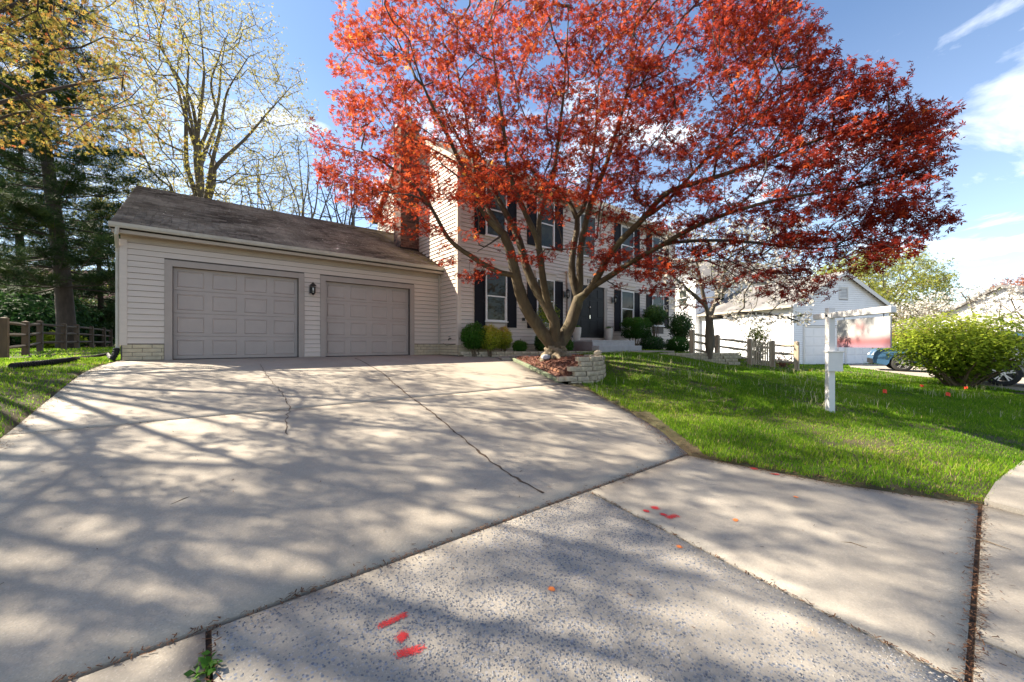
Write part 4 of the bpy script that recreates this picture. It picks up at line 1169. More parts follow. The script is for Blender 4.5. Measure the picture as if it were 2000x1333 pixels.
F += [(e[0], st + e[0], st + e[1], e[1]), (e[1], st + e[1], st + e[2], e[2]), (e[2], st + e[2], st + e[3], e[3]), (e[3], st + e[3], st + e[0], e[0])]
me = bpy.data.meshes.new('panel'); me.from_pydata(V, [], F); me.materials.append(signmat())
ca = me.attributes.new('col', 'FLOAT_COLOR', 'POINT'); ca.data.foreach_set('color', np.array(CO, np.float32).ravel())
link(bpy.data.objects.new('panel', me), sg)
for s in (s0_ + .14, s1_ - .12):
    q = Vector((sp.x, sp.y, 0)) + ad * s
    MB().tube([(q.x, q.y, z1_ - .01), (q.x + .015, q.y, (z1_ + zarm) / 2), (q.x, q.y, zarm - .04)], .006, 5).build('hook', M['black'], sg)

# --- utility flags and a daffodil in the lawn
for k, (px, py, s, lab) in enumerate(((1729, 776, 1, 'red wire flag in the lawn nearest the sign post'), (1853, 781, 1, 'red wire flag in the lawn in front of the round green bush'),
                                      (1801, 760, .7, 'small dark red wire flag left of the round green bush'), (1886, 764, .7, 'red wire flag at the foot of the round green bush'))):
    g = on_ground(px, py); t = thing('marker_flag', lab, 'flag', tuple(g))
    MB().tube([g, g + Vector((.01, 0, .16 * s))], .0025, 4).build('wire', M['black'], t)
    u = Vector((RX, RY, 0)); V = []
    for i in range(5):
        for j in range(2):
            w = g + u * (i / 4 * .1 * s - .05 * s) + Vector((FX, FY, 0)) * (.015 * math.sin(i * 1.9 + k)) + Vector((0, 0, (.075 + j * .075 + .012 * math.sin(i + k)) * s)); V.append(w)
    m_ = MB(); m_.add(V, [(2 * i, 2 * i + 2, 2 * i + 3, 2 * i + 1) for i in range(4)])
    fl = m_.build('flag', M['red'], t); md = fl.modifiers.new('thick', 'SOLIDIFY'); md.thickness = .002
M['yellow'] = simple('daffodil', (.75, .52, .02), .6)
g = on_ground(1578, 745); t = thing('daffodil', 'single yellow daffodil on the lawn left of the sign post', 'flower', tuple(g))
MB().tube([g, g + Vector((0, 0, .2)), g + Vector((.01, -.01, .26))], .004, 5).build('stem', M['grass'], t)
m_ = MB(); c = g + Vector((.01, -.02, .27))
for k in range(6):
    a_ = k * math.pi / 3; m_.add([c, c + Vector((math.cos(a_ - .35) * .03, -.005, math.sin(a_ - .35) * .03)), c + Vector((math.cos(a_) * .055, -.01, math.sin(a_) * .055)), c + Vector((math.cos(a_ + .35) * .03, -.005, math.sin(a_ + .35) * .03))], [(0, 1, 2, 3)])
m_.build('petals', M['yellow'], t); MB().tube([c, c + Vector((0, -.035, 0))], [.012, .02], 8).build('cup', M['yellow'], t)

# ================================================================== NEIGHBOUR'S HOUSE
M['nlapshade'] = simple('neighbour_lap_shade_core', (.20, .21, .23), .8)  # core darkened in its colour to draw shadow lines under the neighbour's laps
bd = Vector((RX * -.232 + FX * .973, RY * -.232 + FY * .973, 0)).normalized()      # back
adn = Vector((bd.y, -bd.x, 0))                                                       # along its front, to the right
O = Vector((ncorner.x, ncorner.y, 0)); zb = -.86
def NP(a, b, z): return O + adn * a + bd * b + Vector((0, 0, z))
nh = thing('neighbour_house', 'white sided neighbouring house with gabled double garage and grey roof', 'house', (O.x, O.y, zb))
GW, GD, EV, AP = 7.3, 7.5, 2.66, 4.62
core = MB()
core.prism([NP(0, 0, zb - .3), NP(GW, 0, zb - .3), NP(GW, 0, EV), NP(GW / 2, 0, AP - .08), NP(0, 0, EV)], bd * GD)
MW0, MW1, MD, ME = -.42, 9.5, 8, 5.3
core.prism([NP(MW0, GD, zb - .3), NP(MW1, GD, zb - .3), NP(MW1, GD, ME), NP(MW0, GD, ME)], bd * MD)
core.prism([NP(MW0, GD, ME), NP(MW0, GD + MD, ME), NP(MW0, GD + MD / 2, ME + 2.4)], adn * (MW1 - MW0))
core.build('wall', M['nlapshade'], nh)
def nsiding(o, u, nrm, span, z0, z1, ops=()): siding(nh, o, u, nrm, span, z0, z1, ops, True, 'nwhite', .125)
pxw = lambda px: ((px - 1000) / 755 * 22.1 - 16.07) / (.973 - .232 * (px - 1000) / 755)
dr = [(pxw(1571), pxw(1634)), (pxw(1652.5), pxw(1711))]; dtop = EYE + (HY - 640) / FPX * 22.2
nsiding((O.x, O.y), (adn.x, adn.y), (-bd.x, -bd.y), lambda z: (.12 + max(0, (z - EV)) * 1.86, GW - .12 - max(0, (z - EV)) * 1.86), zb + .05, AP - .2,
        [(dr[0][0] - .12, dr[0][1] + .12, -9, dtop + .12), (dr[1][0] - .12, dr[1][1] + .12, -9, dtop + .12), (3.35, 4.05, 3.0, 3.75)])
nsiding(((O + bd * GD).x, (O + bd * GD).y), (-bd.x, -bd.y), (-adn.x, -adn.y), lambda z: (0, GD - .1), zb + .05, EV)
nsiding(((O + bd * GD).x, (O + bd * GD).y), (adn.x, adn.y), (-bd.x, -bd.y), lambda z: (MW0 + .1, MW1), EV, ME)
nsiding(((O + bd * GD).x, (O + bd * GD).y), (adn.x, adn.y), (-bd.x, -bd.y), lambda z: (MW0 + .1, -.02), zb, EV)
q = O + adn * MW0 + bd * (GD + MD)
nsiding((q.x, q.y), (-bd.x, -bd.y), (-adn.x, -adn.y), lambda z: (0, MD - .1), zb, ME)
for a0, b0, z1 in ((0, 0, EV), (GW - .12, 0, EV), (MW0, GD, ME)):
    MB().prism([NP(a0 - .03, b0 - .03, zb), NP(a0 + .13, b0 - .03, zb), NP(a0 + .13, b0 + .11, zb), NP(a0 - .03, b0 + .11, zb)], (0, 0, z1 - zb)).build('corner_trim', M['nwhite'], nh)
for (a0, a1) in dr:
    t = MB()
    for s0, s1, c0, c1 in ((a0 - .12, a0, zb, dtop + .12), (a1, a1 + .12, zb, dtop + .12), (a0, a1, dtop, dtop + .119)):
        t.prism([NP(s0, -.04, c0), NP(s1, -.04, c0), NP(s1, -.04, c1), NP(s0, -.04, c1)], bd * .039)
    t.build('door_trim', M['white'], nh)
    nd = MB(); H = (dtop - zb - .04) / 4
    for k in range(4): nd.prism([NP(a0, -.018, zb + .04 + k * H), NP(a1, -.018, zb + .04 + k * H), NP(a1, -.018, zb + .03 + (k + 1) * H), NP(a0, -.018, zb + .03 + (k + 1) * H)], bd * .017)
    ndo = nd.build('garage_door', M['nwhite'], nh)
    for k in range(4):
        for c in range(4):
            w = (a1 - a0) / 4; MB().prism([NP(a0 + c * w + .07, -.03, zb + .12 + k * H), NP(a0 + (c + 1) * w - .07, -.03, zb + .12 + k * H), NP(a0 + (c + 1) * w - .07, -.03, zb - .05 + (k + 1) * H), NP(a0 + c * w + .07, -.03, zb - .05 + (k + 1) * H)], bd * .012).build('panel', M['nwhite'], ndo)
vn = MB()
for s0, s1, c0, c1 in ((3.35, 3.42, 3.0, 3.75), (3.98, 4.05, 3.0, 3.75), (3.42, 3.98, 3.68, 3.75), (3.42, 3.98, 3.0, 3.07)): vn.prism([NP(s0, -.04, c0), NP(s1, -.04, c0), NP(s1, -.04, c1), NP(s0, -.04, c1)], bd * .039)
for k in range(7): z = 3.08 + k * .086; vn.prism([NP(3.42, -.03, z), NP(3.98, -.03, z), NP(3.98, -.005, z + .07), NP(3.42, -.005, z + .07)], bd * .006)
vn.build('gable_vent', M['white'], nh)
rf = MB(); OV = .28; sl = (AP - EV) / (GW / 2)
for sgn in (0, 1):
    e0 = -OV if sgn == 0 else GW + OV; zE = EV - OV * sl
    rf.prism([NP(e0, -.22, zE + .04), NP(GW / 2, -.22, AP + .04), NP(GW / 2, -.22, AP - .05), NP(e0, -.22, zE - .05)], bd * (GD + .22))
nrf = rf.build('garage_roof', M['nshingle'], nh)
bdz = MB()
for sgn in (0, 1):
    e0 = -OV if sgn == 0 else GW + OV; zE = EV - OV * sl
    bdz.prism([NP(e0, -.245, zE + .045), NP(GW / 2, -.245, AP + .045), NP(GW / 2, -.245, AP - .2), NP(e0, -.245, zE - .2)], bd * .024)
bdz.build('rake_board', M['white'], nh)
gg = MB(); gg.prism([NP(-OV - .1, -.2, EV - OV * sl - .08), NP(-OV, -.2, EV - OV * sl - .08), NP(-OV, -.2, EV - OV * sl + .05), NP(-OV - .1, -.2, EV - OV * sl + .05)], bd * (GD + .1))
gg.prism([NP(-OV, -.1, EV - OV * sl - .08), NP(0, -.1, EV - OV * sl - .08), NP(0, -.1, EV - OV * sl - .05), NP(-OV, -.1, EV - OV * sl - .05)], bd * (GD)); gg.build('gutter', M['gutter'], nh)
ds = MB(); ds.tube([NP(-.2, -.05, EV - .2), NP(-.05, .08, EV - .5), NP(-.05, .08, zb)], .04, 6); ds.build('downspout', M['white'], nh)
mr = MB(); mr.prism([NP(MW0 - .2, GD - .35, ME - .08), NP(MW0 - .2, GD + MD / 2, ME + 2.5), NP(MW0 - .2, GD + MD + .35, ME - .08), NP(MW0 - .2, GD + MD + .35, ME - .18), NP(MW0 - .2, GD + MD / 2, ME + 2.38), NP(MW0 - .2, GD - .35, ME - .18)], adn * (MW1 - MW0 + .4))
mr.build('main_roof', M['nshingle'], nh)
def nwin(face, s0, s1, c0, c1):
    pt_ = (lambda s, d, z: NP(s, GD - d, z)) if face == 'f' else (lambda s, d, z: NP(MW0 - d, GD + s, z))
    dd = (bd if face == 'f' else adn)
    f = MB()
    for a0, a1, z0, z1 in ((s0, s0 + .07, c0, c1), (s1 - .07, s1, c0, c1), (s0 + .07, s1 - .07, c1 - .07, c1), (s0 + .07, s1 - .07, c0, c0 + .07), (s0 + .07, s1 - .07, (c0 + c1) / 2 - .03, (c0 + c1) / 2 + .03)):
        f.prism([pt_(a0, .05, z0), pt_(a1, .05, z0), pt_(a1, .05, z1), pt_(a0, .05, z1)], dd * .049)
    w = f.build('window', M['white'], nh)
    MB().prism([pt_(s0 + .07, .03, c0 + .07), pt_(s1 - .07, .03, c0 + .07), pt_(s1 - .07, .03, c1 - .07), pt_(s0 + .07, .03, c1 - .07)], dd * .01).build('pane', M['pane'], w)
nwin('s', .9, 1.9, .4, 1.9); nwin('s', .9, 1.9, 3.3, 4.7); nwin('f', 1.2, 2.2, 3.2, 4.7); nwin('f', 5.2, 6.2, 3.4, 4.7)

# far houses: right edge, and the one glimpsed behind the pines
def far_house(label, c, yaw, w, d, h, rise, wall, roof):
    c = Vector(c); u = Vector((math.cos(yaw), math.sin(yaw), 0)); v = Vector((-u.y, u.x, 0)); t = thing('house', label, 'house', tuple(c))
    P = lambda a, b, z: c + u * a + v * b + Vector((0, 0, z))
    m = MB(); m.prism([P(-w / 2, -d / 2, -.5), P(w / 2, -d / 2, -.5), P(w / 2, d / 2, -.5), P(-w / 2, d / 2, -.5)], (0, 0, h + .5)); m.prism([P(-w / 2, -d / 2, h), P(-w / 2, d / 2, h), P(-w / 2, 0, h + rise)], u * w); m.build('wall', wall, t)
    r = MB(); r.prism([P(-w / 2 - .3, -d / 2 - .4, h - .15), P(-w / 2 - .3, 0, h + rise + .08), P(-w / 2 - .3, d / 2 + .4, h - .15), P(-w / 2 - .3, d / 2 + .4, h - .3), P(-w / 2 - .3, 0, h + rise - .08), P(-w / 2 - .3, -d / 2 - .4, h - .3)], u * (w + .6)); r.build('roof', roof, t)
    for s in np.arange(-w / 2 + 1.2, w / 2 - 1.2, 2.4):
        for z in ([1.0] if h < 4 else [1.0, 3.7]):
            f = MB(); f.prism([P(s, -d / 2 - .05, z), P(s + .95, -d / 2 - .05, z), P(s + .95, -d / 2 - .05, z + 1.35), P(s, -d / 2 - .05, z + 1.35)], v * .049); fw = f.build('window', M['white'], t)
            MB().prism([P(s + .08, -d / 2 - .06, z + .08), P(s + .87, -d / 2 - .06, z + .08), P(s + .87, -d / 2 - .06, z + 1.27), P(s + .08, -d / 2 - .06, z + 1.27)], v * .009).build('pane', M['pane'], fw)
c = at(2045, 672, 26); far_house('low white house with grey roof at the far right edge', (c.x, c.y, -.9), -YAW + .25, 9, 7, 3.0, 2.0, M['nwhite'], M['nshingle'])
M['farbrick'] = simple('far_brick', (.30, .16, .12), .9, .15, 3); M['farroof'] = simple('far_roof', (.20, .10, .085), .9, .15, 3)
c = at(60, 672, 42); far_house('red roofed house half hidden behind the pines', (c.x, c.y, 0), -YAW + .9, 12, 8, 5.6, 3.2, M['farbrick'], M['farroof'])

# ================================================================== CARS
def car(name, label, wheel_px, Z, heading, mat, L=4.6, W=1.84):
    """front wheel (side facing us) stands at the given place; heading on plan"""
    w = at(wheel_px, HY, Z); hd = Vector((math.cos(heading), math.sin(heading), 0)); lf = Vector((-hd.y, hd.x, 0))
    near = 1 if (Vector((w.x, w.y, 0)) + lf).length < (Vector((w.x, w.y, 0)) - lf).length else -1
    z0 = zg(w.x, w.y) + .012; R = .355
    o = Vector((w.x, w.y, z0)) - lf * near * (W / 2 - .11)         # centre of the front axle on the ground
    t = thing(name, label, 'car', tuple(o))
    P = lambda x, y, z: o + hd * x + lf * y + Vector((0, 0, z))
    wb = 2.68; fr, rr = .92, -wb - 1.0
    def arch(c): return [(c + math.cos(a) * .43, R + math.sin(a) * .43) for a in np.linspace(0, math.pi, 9)]
    low = [(fr, .35), (fr + .02, .55), (fr - .03, .78), (fr - .14, .93), (fr - .5, 1.03), (-.62, 1.10), (-3.0, 1.12), (rr + .05, 1.08), (rr, .8), (rr + .02, .38), (rr + .2, .27)]
    low += [(x, z) for x, z in reversed(arch(-wb))] + [(-wb + .5, .25), (-.5, .25)] + [(x, z) for x, z in reversed(arch(0))] + [(.5, .27)]
    m = MB(); n = len(low); V = []; prof = [(-W / 2, .86), (-W / 2 + .0, 1.0), (W / 2, 1.0), (W / 2, .86)]
    for y in (-W / 2 + .06, -W / 2, W / 2, W / 2 - .06):
        k = .985 if abs(y) < W / 2 - .01 else 1
        for x, z in low: V.append(P(x if k == 1 else x * .99 - .02, y, .3 + (z - .3) * (1 if k == 1 else 1.012)))
    F = [(a * n + i, a * n + (i + 1) % n, (a + 1) * n + (i + 1) % n, (a + 1) * n + i) for a in range(3) for i in range(n)]
    bm = bmesh.new(); bv = [bm.verts.new(v) for v in V]
    for f in F: bm.faces.new([bv[i] for i in f])
    c1 = bm.faces.new([bv[i] for i in range(n)]); c2 = bm.faces.new([bv[3 * n + i] for i in reversed(range(n))])
    bmesh.ops.triangulate(bm, faces=[c1, c2]); bmesh.ops.recalc_face_normals(bm, faces=bm.faces[:])
    me = bpy.data.meshes.new('body'); bm.to_mesh(me); bm.free(); me.materials.append(mat); link(bpy.data.objects.new('body', me), t)
    cab = [(-.55, 1.09), (-1.35, 1.62), (-1.7, 1.68), (-3.0, 1.66), (-3.45, 1.5), (-3.62, 1.10)]
    m = MB(); V = []; k = len(cab)
    for y, s in ((-1, 0), (1, 0)):
        for x, z in cab: V.append(P(x, y * (W / 2 - .05 - (z - 1.09) * .25), z))
    m.add(V, [tuple(range(k)), tuple(reversed(range(k, 2 * k)))] + [(i, k + i, k + (i + 1) % k, (i + 1) % k) for i in range(k)]); m.build('cabin', mat, t)
    for y in (-1, 1):
        g = [(-.78, 1.14), (-1.4, 1.56), (-2.9, 1.58), (-3.3, 1.46), (-3.42, 1.15)]
        MB().prism([P(x, y * (W / 2 - .045 - (z - 1.09) * .25), z) for x, z in g], lf * (.012 * y)).build('window', M['pane'], t)
    ws = [(-.58, 1.115), (-1.32, 1.595)]
    MB().prism([P(ws[0][0] + .02, -.72, ws[0][1]), P(ws[0][0] + .02, .72, ws[0][1]), P(ws[1][0] + .02, .6, ws[1][1]), P(ws[1][0] + .02, -.6, ws[1][1])], hd * .012 + Vector((0, 0, .01))).build('windscreen', M['pane'], t)
    for y in (-1, 1):
        MB().prism([P(fr - .02, y * (W / 2 - .08), .70), P(fr - .02, y * (W / 2 - .42), .68), P(fr - .12, y * (W / 2 - .42), .84), P(fr - .16, y * (W / 2 - .06), .86)], hd * .05).build('headlight', M['lamp'], t)
        MB().obox(P(-.75, y * (W / 2 + .1), 1.12), hd, lf, (0, 0, 1), (.09, .1, .07)).build('mirror', mat, t, bevel=.03)
    MB().obox(P(fr + .005, 0, .42), hd, lf, (0, 0, 1), (.03, W / 2 - .05, .12)).build('bumper', M['blackplastic'], t, bevel=.02)
    for x in (0, -wb):
        for y in (-1, 1):
            c = P(x, y * (W / 2 - .11), R); mb = MB()
            for (ra, of) in (): pass
            pr = [(.23, -.10), (.33, -.105), (R, -.07), (R, .07), (.33, .105), (.23, .10)]; nn = 28; V = []
            for r_, of in pr:
                for j in range(nn):
                    a = 2 * math.pi * j / nn; V.append(c + hd * (r_ * math.cos(a)) + Vector((0, 0, r_ * math.sin(a))) + lf * of)
            mb.add(V, [(i * nn + j, i * nn + (j + 1) % nn, (i + 1) * nn + (j + 1) % nn, (i + 1) * nn + j) for i in range(5) for j in range(nn)])
            wh = mb.build('wheel', M['rubber'], t, smooth=True)
            rm = MB(); V = []
            for r_, of in ((.235, .095 * y), (.215, .06 * y), (.215, -.05 * y)):
                for j in range(nn):
                    a = 2 * math.pi * j / nn; V.append(c + hd * (r_ * math.cos(a)) + Vector((0, 0, r_ * math.sin(a))) + lf * of)
            rm.add(V, [(i * nn + j, i * nn + (j + 1) % nn, (i + 1) * nn + (j + 1) % nn, (i + 1) * nn + j) for i in range(2) for j in range(nn)])
            for j in range(5):
                for s in (-.16, .16):
                    a = 2 * math.pi * j / 5 + .3; e = hd * math.cos(a + s) + Vector((0, 0, math.sin(a + s))); e0 = hd * math.cos(a) + Vector((0, 0, math.sin(a)))
                    rm.obox(c + lf * (.075 * y) + (e0 * .04 + e * .225) / 2, (e * .225 - e0 * .04).normalized(), lf, (e * .225 - e0 * .04).normalized().cross(lf), (.095, .014, .014))
            rm.tube([c + lf * (.05 * y), c + lf * (.095 * y)], .05, 10)
            rm.build('rim', M['rim'], wh)
            MB().tube([c - lf * (.02 * y), c + lf * (.01 * y)], .21, 16).build('brake_disc', M['black'], wh)
    return t
hdg = math.atan2(RY * -.8 + FY * .6, RX * -.8 + FX * .6)
car('parked_car', 'blue car parked on the white house drive behind the round bush', 1762, 16.6, hdg, M['carblue'])
car('parked_car', 'silver car at the right edge partly hidden by the round bush', 1957, 10.9, hdg, M['carsilver'])

# ================================================================== VEGETATION
def unit(v): return v / (np.linalg.norm(v, axis=-1, keepdims=True) + 1e-9)
def lobes(spec, w=.16, droop=.14):
    V = []
    for ang, ln in spec:
        a = math.radians(ang); c, s = math.cos(a), math.sin(a)
        V += [(0, 0, 0), (c * ln * .5 - s * w * ln, s * ln * .5 + c * w * ln, -.02), (c * ln, s * ln, -droop * ln), (c * ln * .5 + s * w * ln, s * ln * .5 - c * w * ln, -.02)]
    return np.array(V, float)
T_MAPLE = lobes([(90, 1), (42, .88), (138, .88), (-2, .62), (182, .62)], .15)
T_BUD = lobes([(90, 1), (20, .8), (160, .8)], .22, .25)
T_LEAF = np.array([(0, 0, 0), (.27, .5, .03), (0, 1, -.08), (-.27, .5, .03)], float)
T_PAIR = lobes([(60, 1), (120, 1)], .3, .1)
T_FLOWER = lobes([(0, 1), (90, 1), (180, 1), (270, 1)], .42, -.12)
def tuft(n, spread, w=.018):
    V = []; r = np.random.default_rng(3)
    for k in range(n):
        a = 2 * math.pi * k / n + r.uniform(-.3, .3); el = r.uniform(-.15, 1.1)
        d = np.array([math.cos(a) * math.cos(el) * spread, math.sin(a) * math.cos(el) * spread, math.sin(el) * .9]); d /= np.linalg.norm(d)
        p = np.cross(d, [0.3, .2, 1]); p /= np.linalg.norm(p); p *= w
        V += [-p * .6, p * .6, d + p * .3, d - p * .3]
    return np.array(V)
T_TUFT = tuft(16, 1.0, .045)
T_CHIP = np.array([(-.5, -.18, 0), (.5, -.14, 0), (.46, .16, .03), (-.5, .14, 0)], float)
def scatter(name, P, N, size, tmpl, mat, parent=None, val=None, roll=None):
    n = len(P); N = unit(np.asarray(N, float)); r = rng.normal(size=(n, 3)) if roll is None else roll
    T = unit(np.cross(N, r)); B = np.cross(N, T)
    size = np.broadcast_to(size, (n,))
    V = P[:, None] + size[:, None, None] * (T[:, None] * tmpl[None, :, 0:1] + B[:, None] * tmpl[None, :, 1:2] + N[:, None] * tmpl[None, :, 2:3])
    k = len(tmpl)
    F = np.arange(n * k).reshape(-1, 4)
    val = rng.random(n) if val is None else val
    return mesh_np(name, V.reshape(-1, 3), F, mat, parent, np.repeat(np.clip(val, 0, 1), k))

class Skel:
    def __init__(s, root):
        s.p = np.zeros((60000, 3)); s.par = np.full(60000, -1); s.len = np.zeros(60000); s.rad = np.zeros(60000); s.leaf = np.zeros(60000)
        s.p[0] = root; s.n = 1
    def node(s, p, par):
        i = s.n; s.p[i] = p; s.par[i] = par; s.len[i] = s.len[par] + np.linalg.norm(s.p[i] - s.p[par]); s.n += 1; return i
    def limb(s, pts, r0, r1, step=.22, attach=None):
        pts = np.array(pts, float)
        cur = int(np.argmin(((s.p[:s.n] - pts[0]) ** 2).sum(1))) if attach is None else attach
        seg = np.linalg.norm(np.diff(pts, axis=0), axis=1); S = np.concatenate([[0], np.cumsum(seg)]); n = max(2, int(S[-1] / step))
        t = np.linspace(0, S[-1], n + 1)
        Q = np.stack([np.interp(t, S, pts[:, k]) for k in range(3)], -1)
        for _ in range(2): Q[1:-1] = (Q[:-2] + 2 * Q[1:-1] + Q[2:]) / 4
        for k in range(1, n + 1):
            cur = s.node(Q[k], cur); s.rad[cur] = r0 + (r1 - r0) * k / n
        return cur
    def grow(s, targets, bf=.35, step=.3, sag=.0, wob=.04, up=.25):
        d0 = np.array([((s.p[:s.n] - t) ** 2).sum(1).min() for t in targets]); order = np.argsort(d0); tips = []
        for i in order:
            t = targets[i]; D = np.linalg.norm(s.p[:s.n] - t, axis=1)
            j = int(np.argmin(D + bf * s.len[:s.n])); a = s.p[j]; L = D[j]
            n = max(1, int(L / step)); pd = a - s.p[s.par[j]] if s.par[j] >= 0 else np.array([0, 0, 1.])
            pd = pd / (np.linalg.norm(pd) + 1e-9); c = a + pd * L * .38 + np.array([0, 0, up * L * .3]); cur = j
            for k in range(1, n + 1):
                u = k / n; q = (1 - u) ** 2 * a + 2 * u * (1 - u) * c + u * u * t
                if k < n: q = q + rng.normal(0, wob, 3) * min(1, L)
                q[2] -= sag * L * u * (1 - u)
                cur = s.node(q, cur)
            s.leaf[cur] += 1; tips.append(cur)
        return tips
    def radii(s, tip=.006, ex=2.3):
        w = s.leaf[:s.n].copy()
        for i in range(s.n - 1, 0, -1): w[s.par[i]] += w[i]
        r = tip * np.maximum(w, 1) ** (1 / ex)
        s.rad[:s.n] = np.maximum(s.rad[:s.n], np.where(s.rad[:s.n] > 0, np.minimum(r, s.rad[:s.n]), r)); s.w = w
    def mesh(s, lo, hi, sides=6, bumpy=0):
        """tubes along every chain whose start radius is in [lo, hi)"""
        kids = [[] for _ in range(s.n)]
        for i in range(1, s.n): kids[s.par[i]].append(i)
        V = []; F = []; stack = [(0, None)]
        starts = [(0, -1)]; off = 0
        while starts:
            i, fr = starts.pop(); chain = ([fr] if fr >= 0 else []) + [i]
            cur = i
            while kids[cur]:
                ks = sorted(kids[cur], key=lambda c: -(s.w[c] + s.rad[c] * 1e4)); nx_ = ks[0]
                for o in ks[1:]: starts.append((o, cur))
                chain.append(nx_); cur = nx_
            rr = s.rad[chain].copy()
            if fr >= 0: rr[0] = min(rr[0], rr[1] * 1.15)
            if not (lo <= rr[min(1, len(rr) - 1)] < hi) or len(chain) < 2: continue
            P = s.p[chain]; T = np.gradient(P, axis=0); T = unit(T)
            ref = np.array([.31, .22, .92]); U = unit(np.cross(T, ref)); W = np.cross(T, U)
            sd = sides if rr[min(1, len(rr) - 1)] > .02 else max(3, sides - 3)
            ang = np.arange(sd) * 2 * math.pi / sd
            ring = P[:, None] + rr[:, None, None] * (np.cos(ang)[None, :, None] * U[:, None] + np.sin(ang)[None, :, None] * W[:, None]) * (1 + (rng.normal(0, bumpy, (len(P), sd, 1)) if bumpy else 0))
            m = len(P); V.append(ring.reshape(-1, 3))
            b = off + (np.arange(m - 1)[:, None] * sd + np.arange(sd)[None, :]); b2 = off + (np.arange(m - 1)[:, None] * sd + (np.arange(sd)[None, :] + 1) % sd)
            F.append(np.stack([b, b2, b2 + sd, b + sd], -1).reshape(-1, 4)); off += m * sd
        return (np.concatenate(V), np.concatenate(F)) if V else (None, None)

def cluster(tips, n, rad, flat=.35):
    P = np.repeat(tips, n, axis=0); m = len(P)
    a = rng.uniform(0, 2 * math.pi, m); r = rad * np.sqrt(rng.random(m))
    return P + np.stack([np.cos(a) * r, np.sin(a) * r, rng.normal(0, rad * flat, m)], -1)

# ---------------------------------------------------------------- the red maple
mt = thing('japanese_maple', 'large spreading red leaved maple with forked mossy trunk in the mulch bed', 'tree', (TB.x, TB.y, -.05))
W3 = lambda L: [np.array(at(*p)) for p in L]
sk = Skel(np.array(at(1085, 700, 10.7)))
tr = sk.limb(W3([(1085, 700, 10.7), (1085, 688, 10.7), (1084, 678, 10.7)]), .33, .30, .1)
A = sk.limb(W3([(1080, 675, 10.7), (1062, 654, 10.6), (1040, 623, 10.5), (1023, 597, 10.4), (1014, 566, 10.3), (1007, 533, 10.2), (999, 500, 10.1), (993, 480, 10.05), (983, 457, 10)]), .21, .125, attach=tr)
sk.limb(W3([(983, 457, 10), (957, 435, 9.9), (937, 405, 9.8), (925, 379, 9.7), (913, 350, 9.6), (895, 310, 9.4), (870, 255, 9.2), (840, 200, 9), (815, 140, 8.8), (800, 80, 8.6)]), .09, .015)
sk.limb(W3([(983, 457, 10), (964, 427, 10.1), (943, 393, 10.3), (930, 372, 10.4), (925, 320, 10.6), (915, 260, 10.8), (905, 200, 11), (890, 120, 11.2)]), .08, .015)
sk.limb(W3([(1007, 537, 10.2), (985, 537, 10.1), (967, 531, 9.95), (920, 501, 9.6), (876, 473, 9.4), (864, 445, 9.3), (838, 397, 9.2), (813, 363, 9.1), (770, 330, 9), (720, 300, 8.9), (660, 285, 8.8)]), .085, .012)
sk.limb(W3([(838, 397, 9.2), (800, 375, 9.2), (770, 383, 9.2), (735, 372, 9.1), (690, 345, 9)]), .03, .01)
sk.limb(W3([(985, 457, 10), (965, 470, 9.8), (945, 485, 9.6), (932, 492, 9.5)]), .04, .012)
B = sk.limb(W3([(1082, 672, 10.65), (1085, 645, 10.55), (1084, 623, 10.5), (1073, 605, 10.5), (1060, 588, 10.5), (1043, 557, 10.55), (1027, 524, 10.6), (1020, 490, 10.65), (1012, 462, 10.7), (997, 432, 10.8), (984, 408, 10.85), (967, 381, 10.9), (951, 349, 11), (930, 325, 11.1), (905, 290, 11.2), (880, 240, 11.3), (860, 190, 11.4)]), .17, .02, attach=tr)
sk.limb(W3([(1073, 605, 10.5), (1069, 586, 10.4), (1060, 550, 10.2), (1057, 517, 10), (1054, 487, 9.9), (1053, 469, 9.85), (1044, 457, 9.8), (1033, 432, 9.7), (1020, 402, 9.6), (1005, 372, 9.5), (996, 348, 9.4), (990, 315, 9.3), (985, 260, 9.1), (975, 190, 8.9), (965, 120, 8.7), (960, 50, 8.5)]), .115, .015)
sk.limb(W3([(1053, 469, 9.85), (1051, 442, 9.85), (1054, 420, 9.9), (1062, 397, 9.9), (1069, 372, 9.9), (1081, 345, 9.9), (1086, 319, 9.9), (1090, 270, 9.9), (1100, 200, 9.8), (1105, 120, 9.7), (1110, 40, 9.6)]), .08, .015)
D = sk.limb(W3([(1088, 682, 10.7), (1093, 671, 10.75), (1106, 650, 10.8), (1120, 623, 10.8), (1125, 599, 10.8), (1130, 583, 10.8)]), .215, .17, attach=tr)
sk.limb(W3([(1130, 583, 10.8), (1120, 566, 10.8), (1117, 533, 10.8), (1117, 500, 10.9), (1122, 470, 10.95), (1128, 450, 11), (1131, 427, 11), (1119, 412, 11.05), (1108, 387, 11.1), (1095, 366, 11.1), (1066, 360, 11.2), (1045, 340, 11.2), (1027, 319, 11.3), (1000, 280, 11.5), (960, 230, 11.6)]), .12, .015)
sk.limb(W3([(1131, 427, 11), (1140, 410, 11), (1143, 397, 11), (1152, 352, 11.1), (1160, 300, 11.2), (1165, 230, 11.3), (1170, 150, 11.4)]), .075, .015)
sk.limb(W3([(1130, 583, 10.8), (1133, 561, 10.8), (1132, 530, 10.7), (1132, 500, 10.6), (1138, 460, 10.5), (1147, 423, 10.4), (1161, 372, 10.2), (1182, 333, 10), (1190, 300, 9.9), (1210, 240, 9.6), (1230, 160, 9.3), (1245, 80, 9)]), .125, .015)
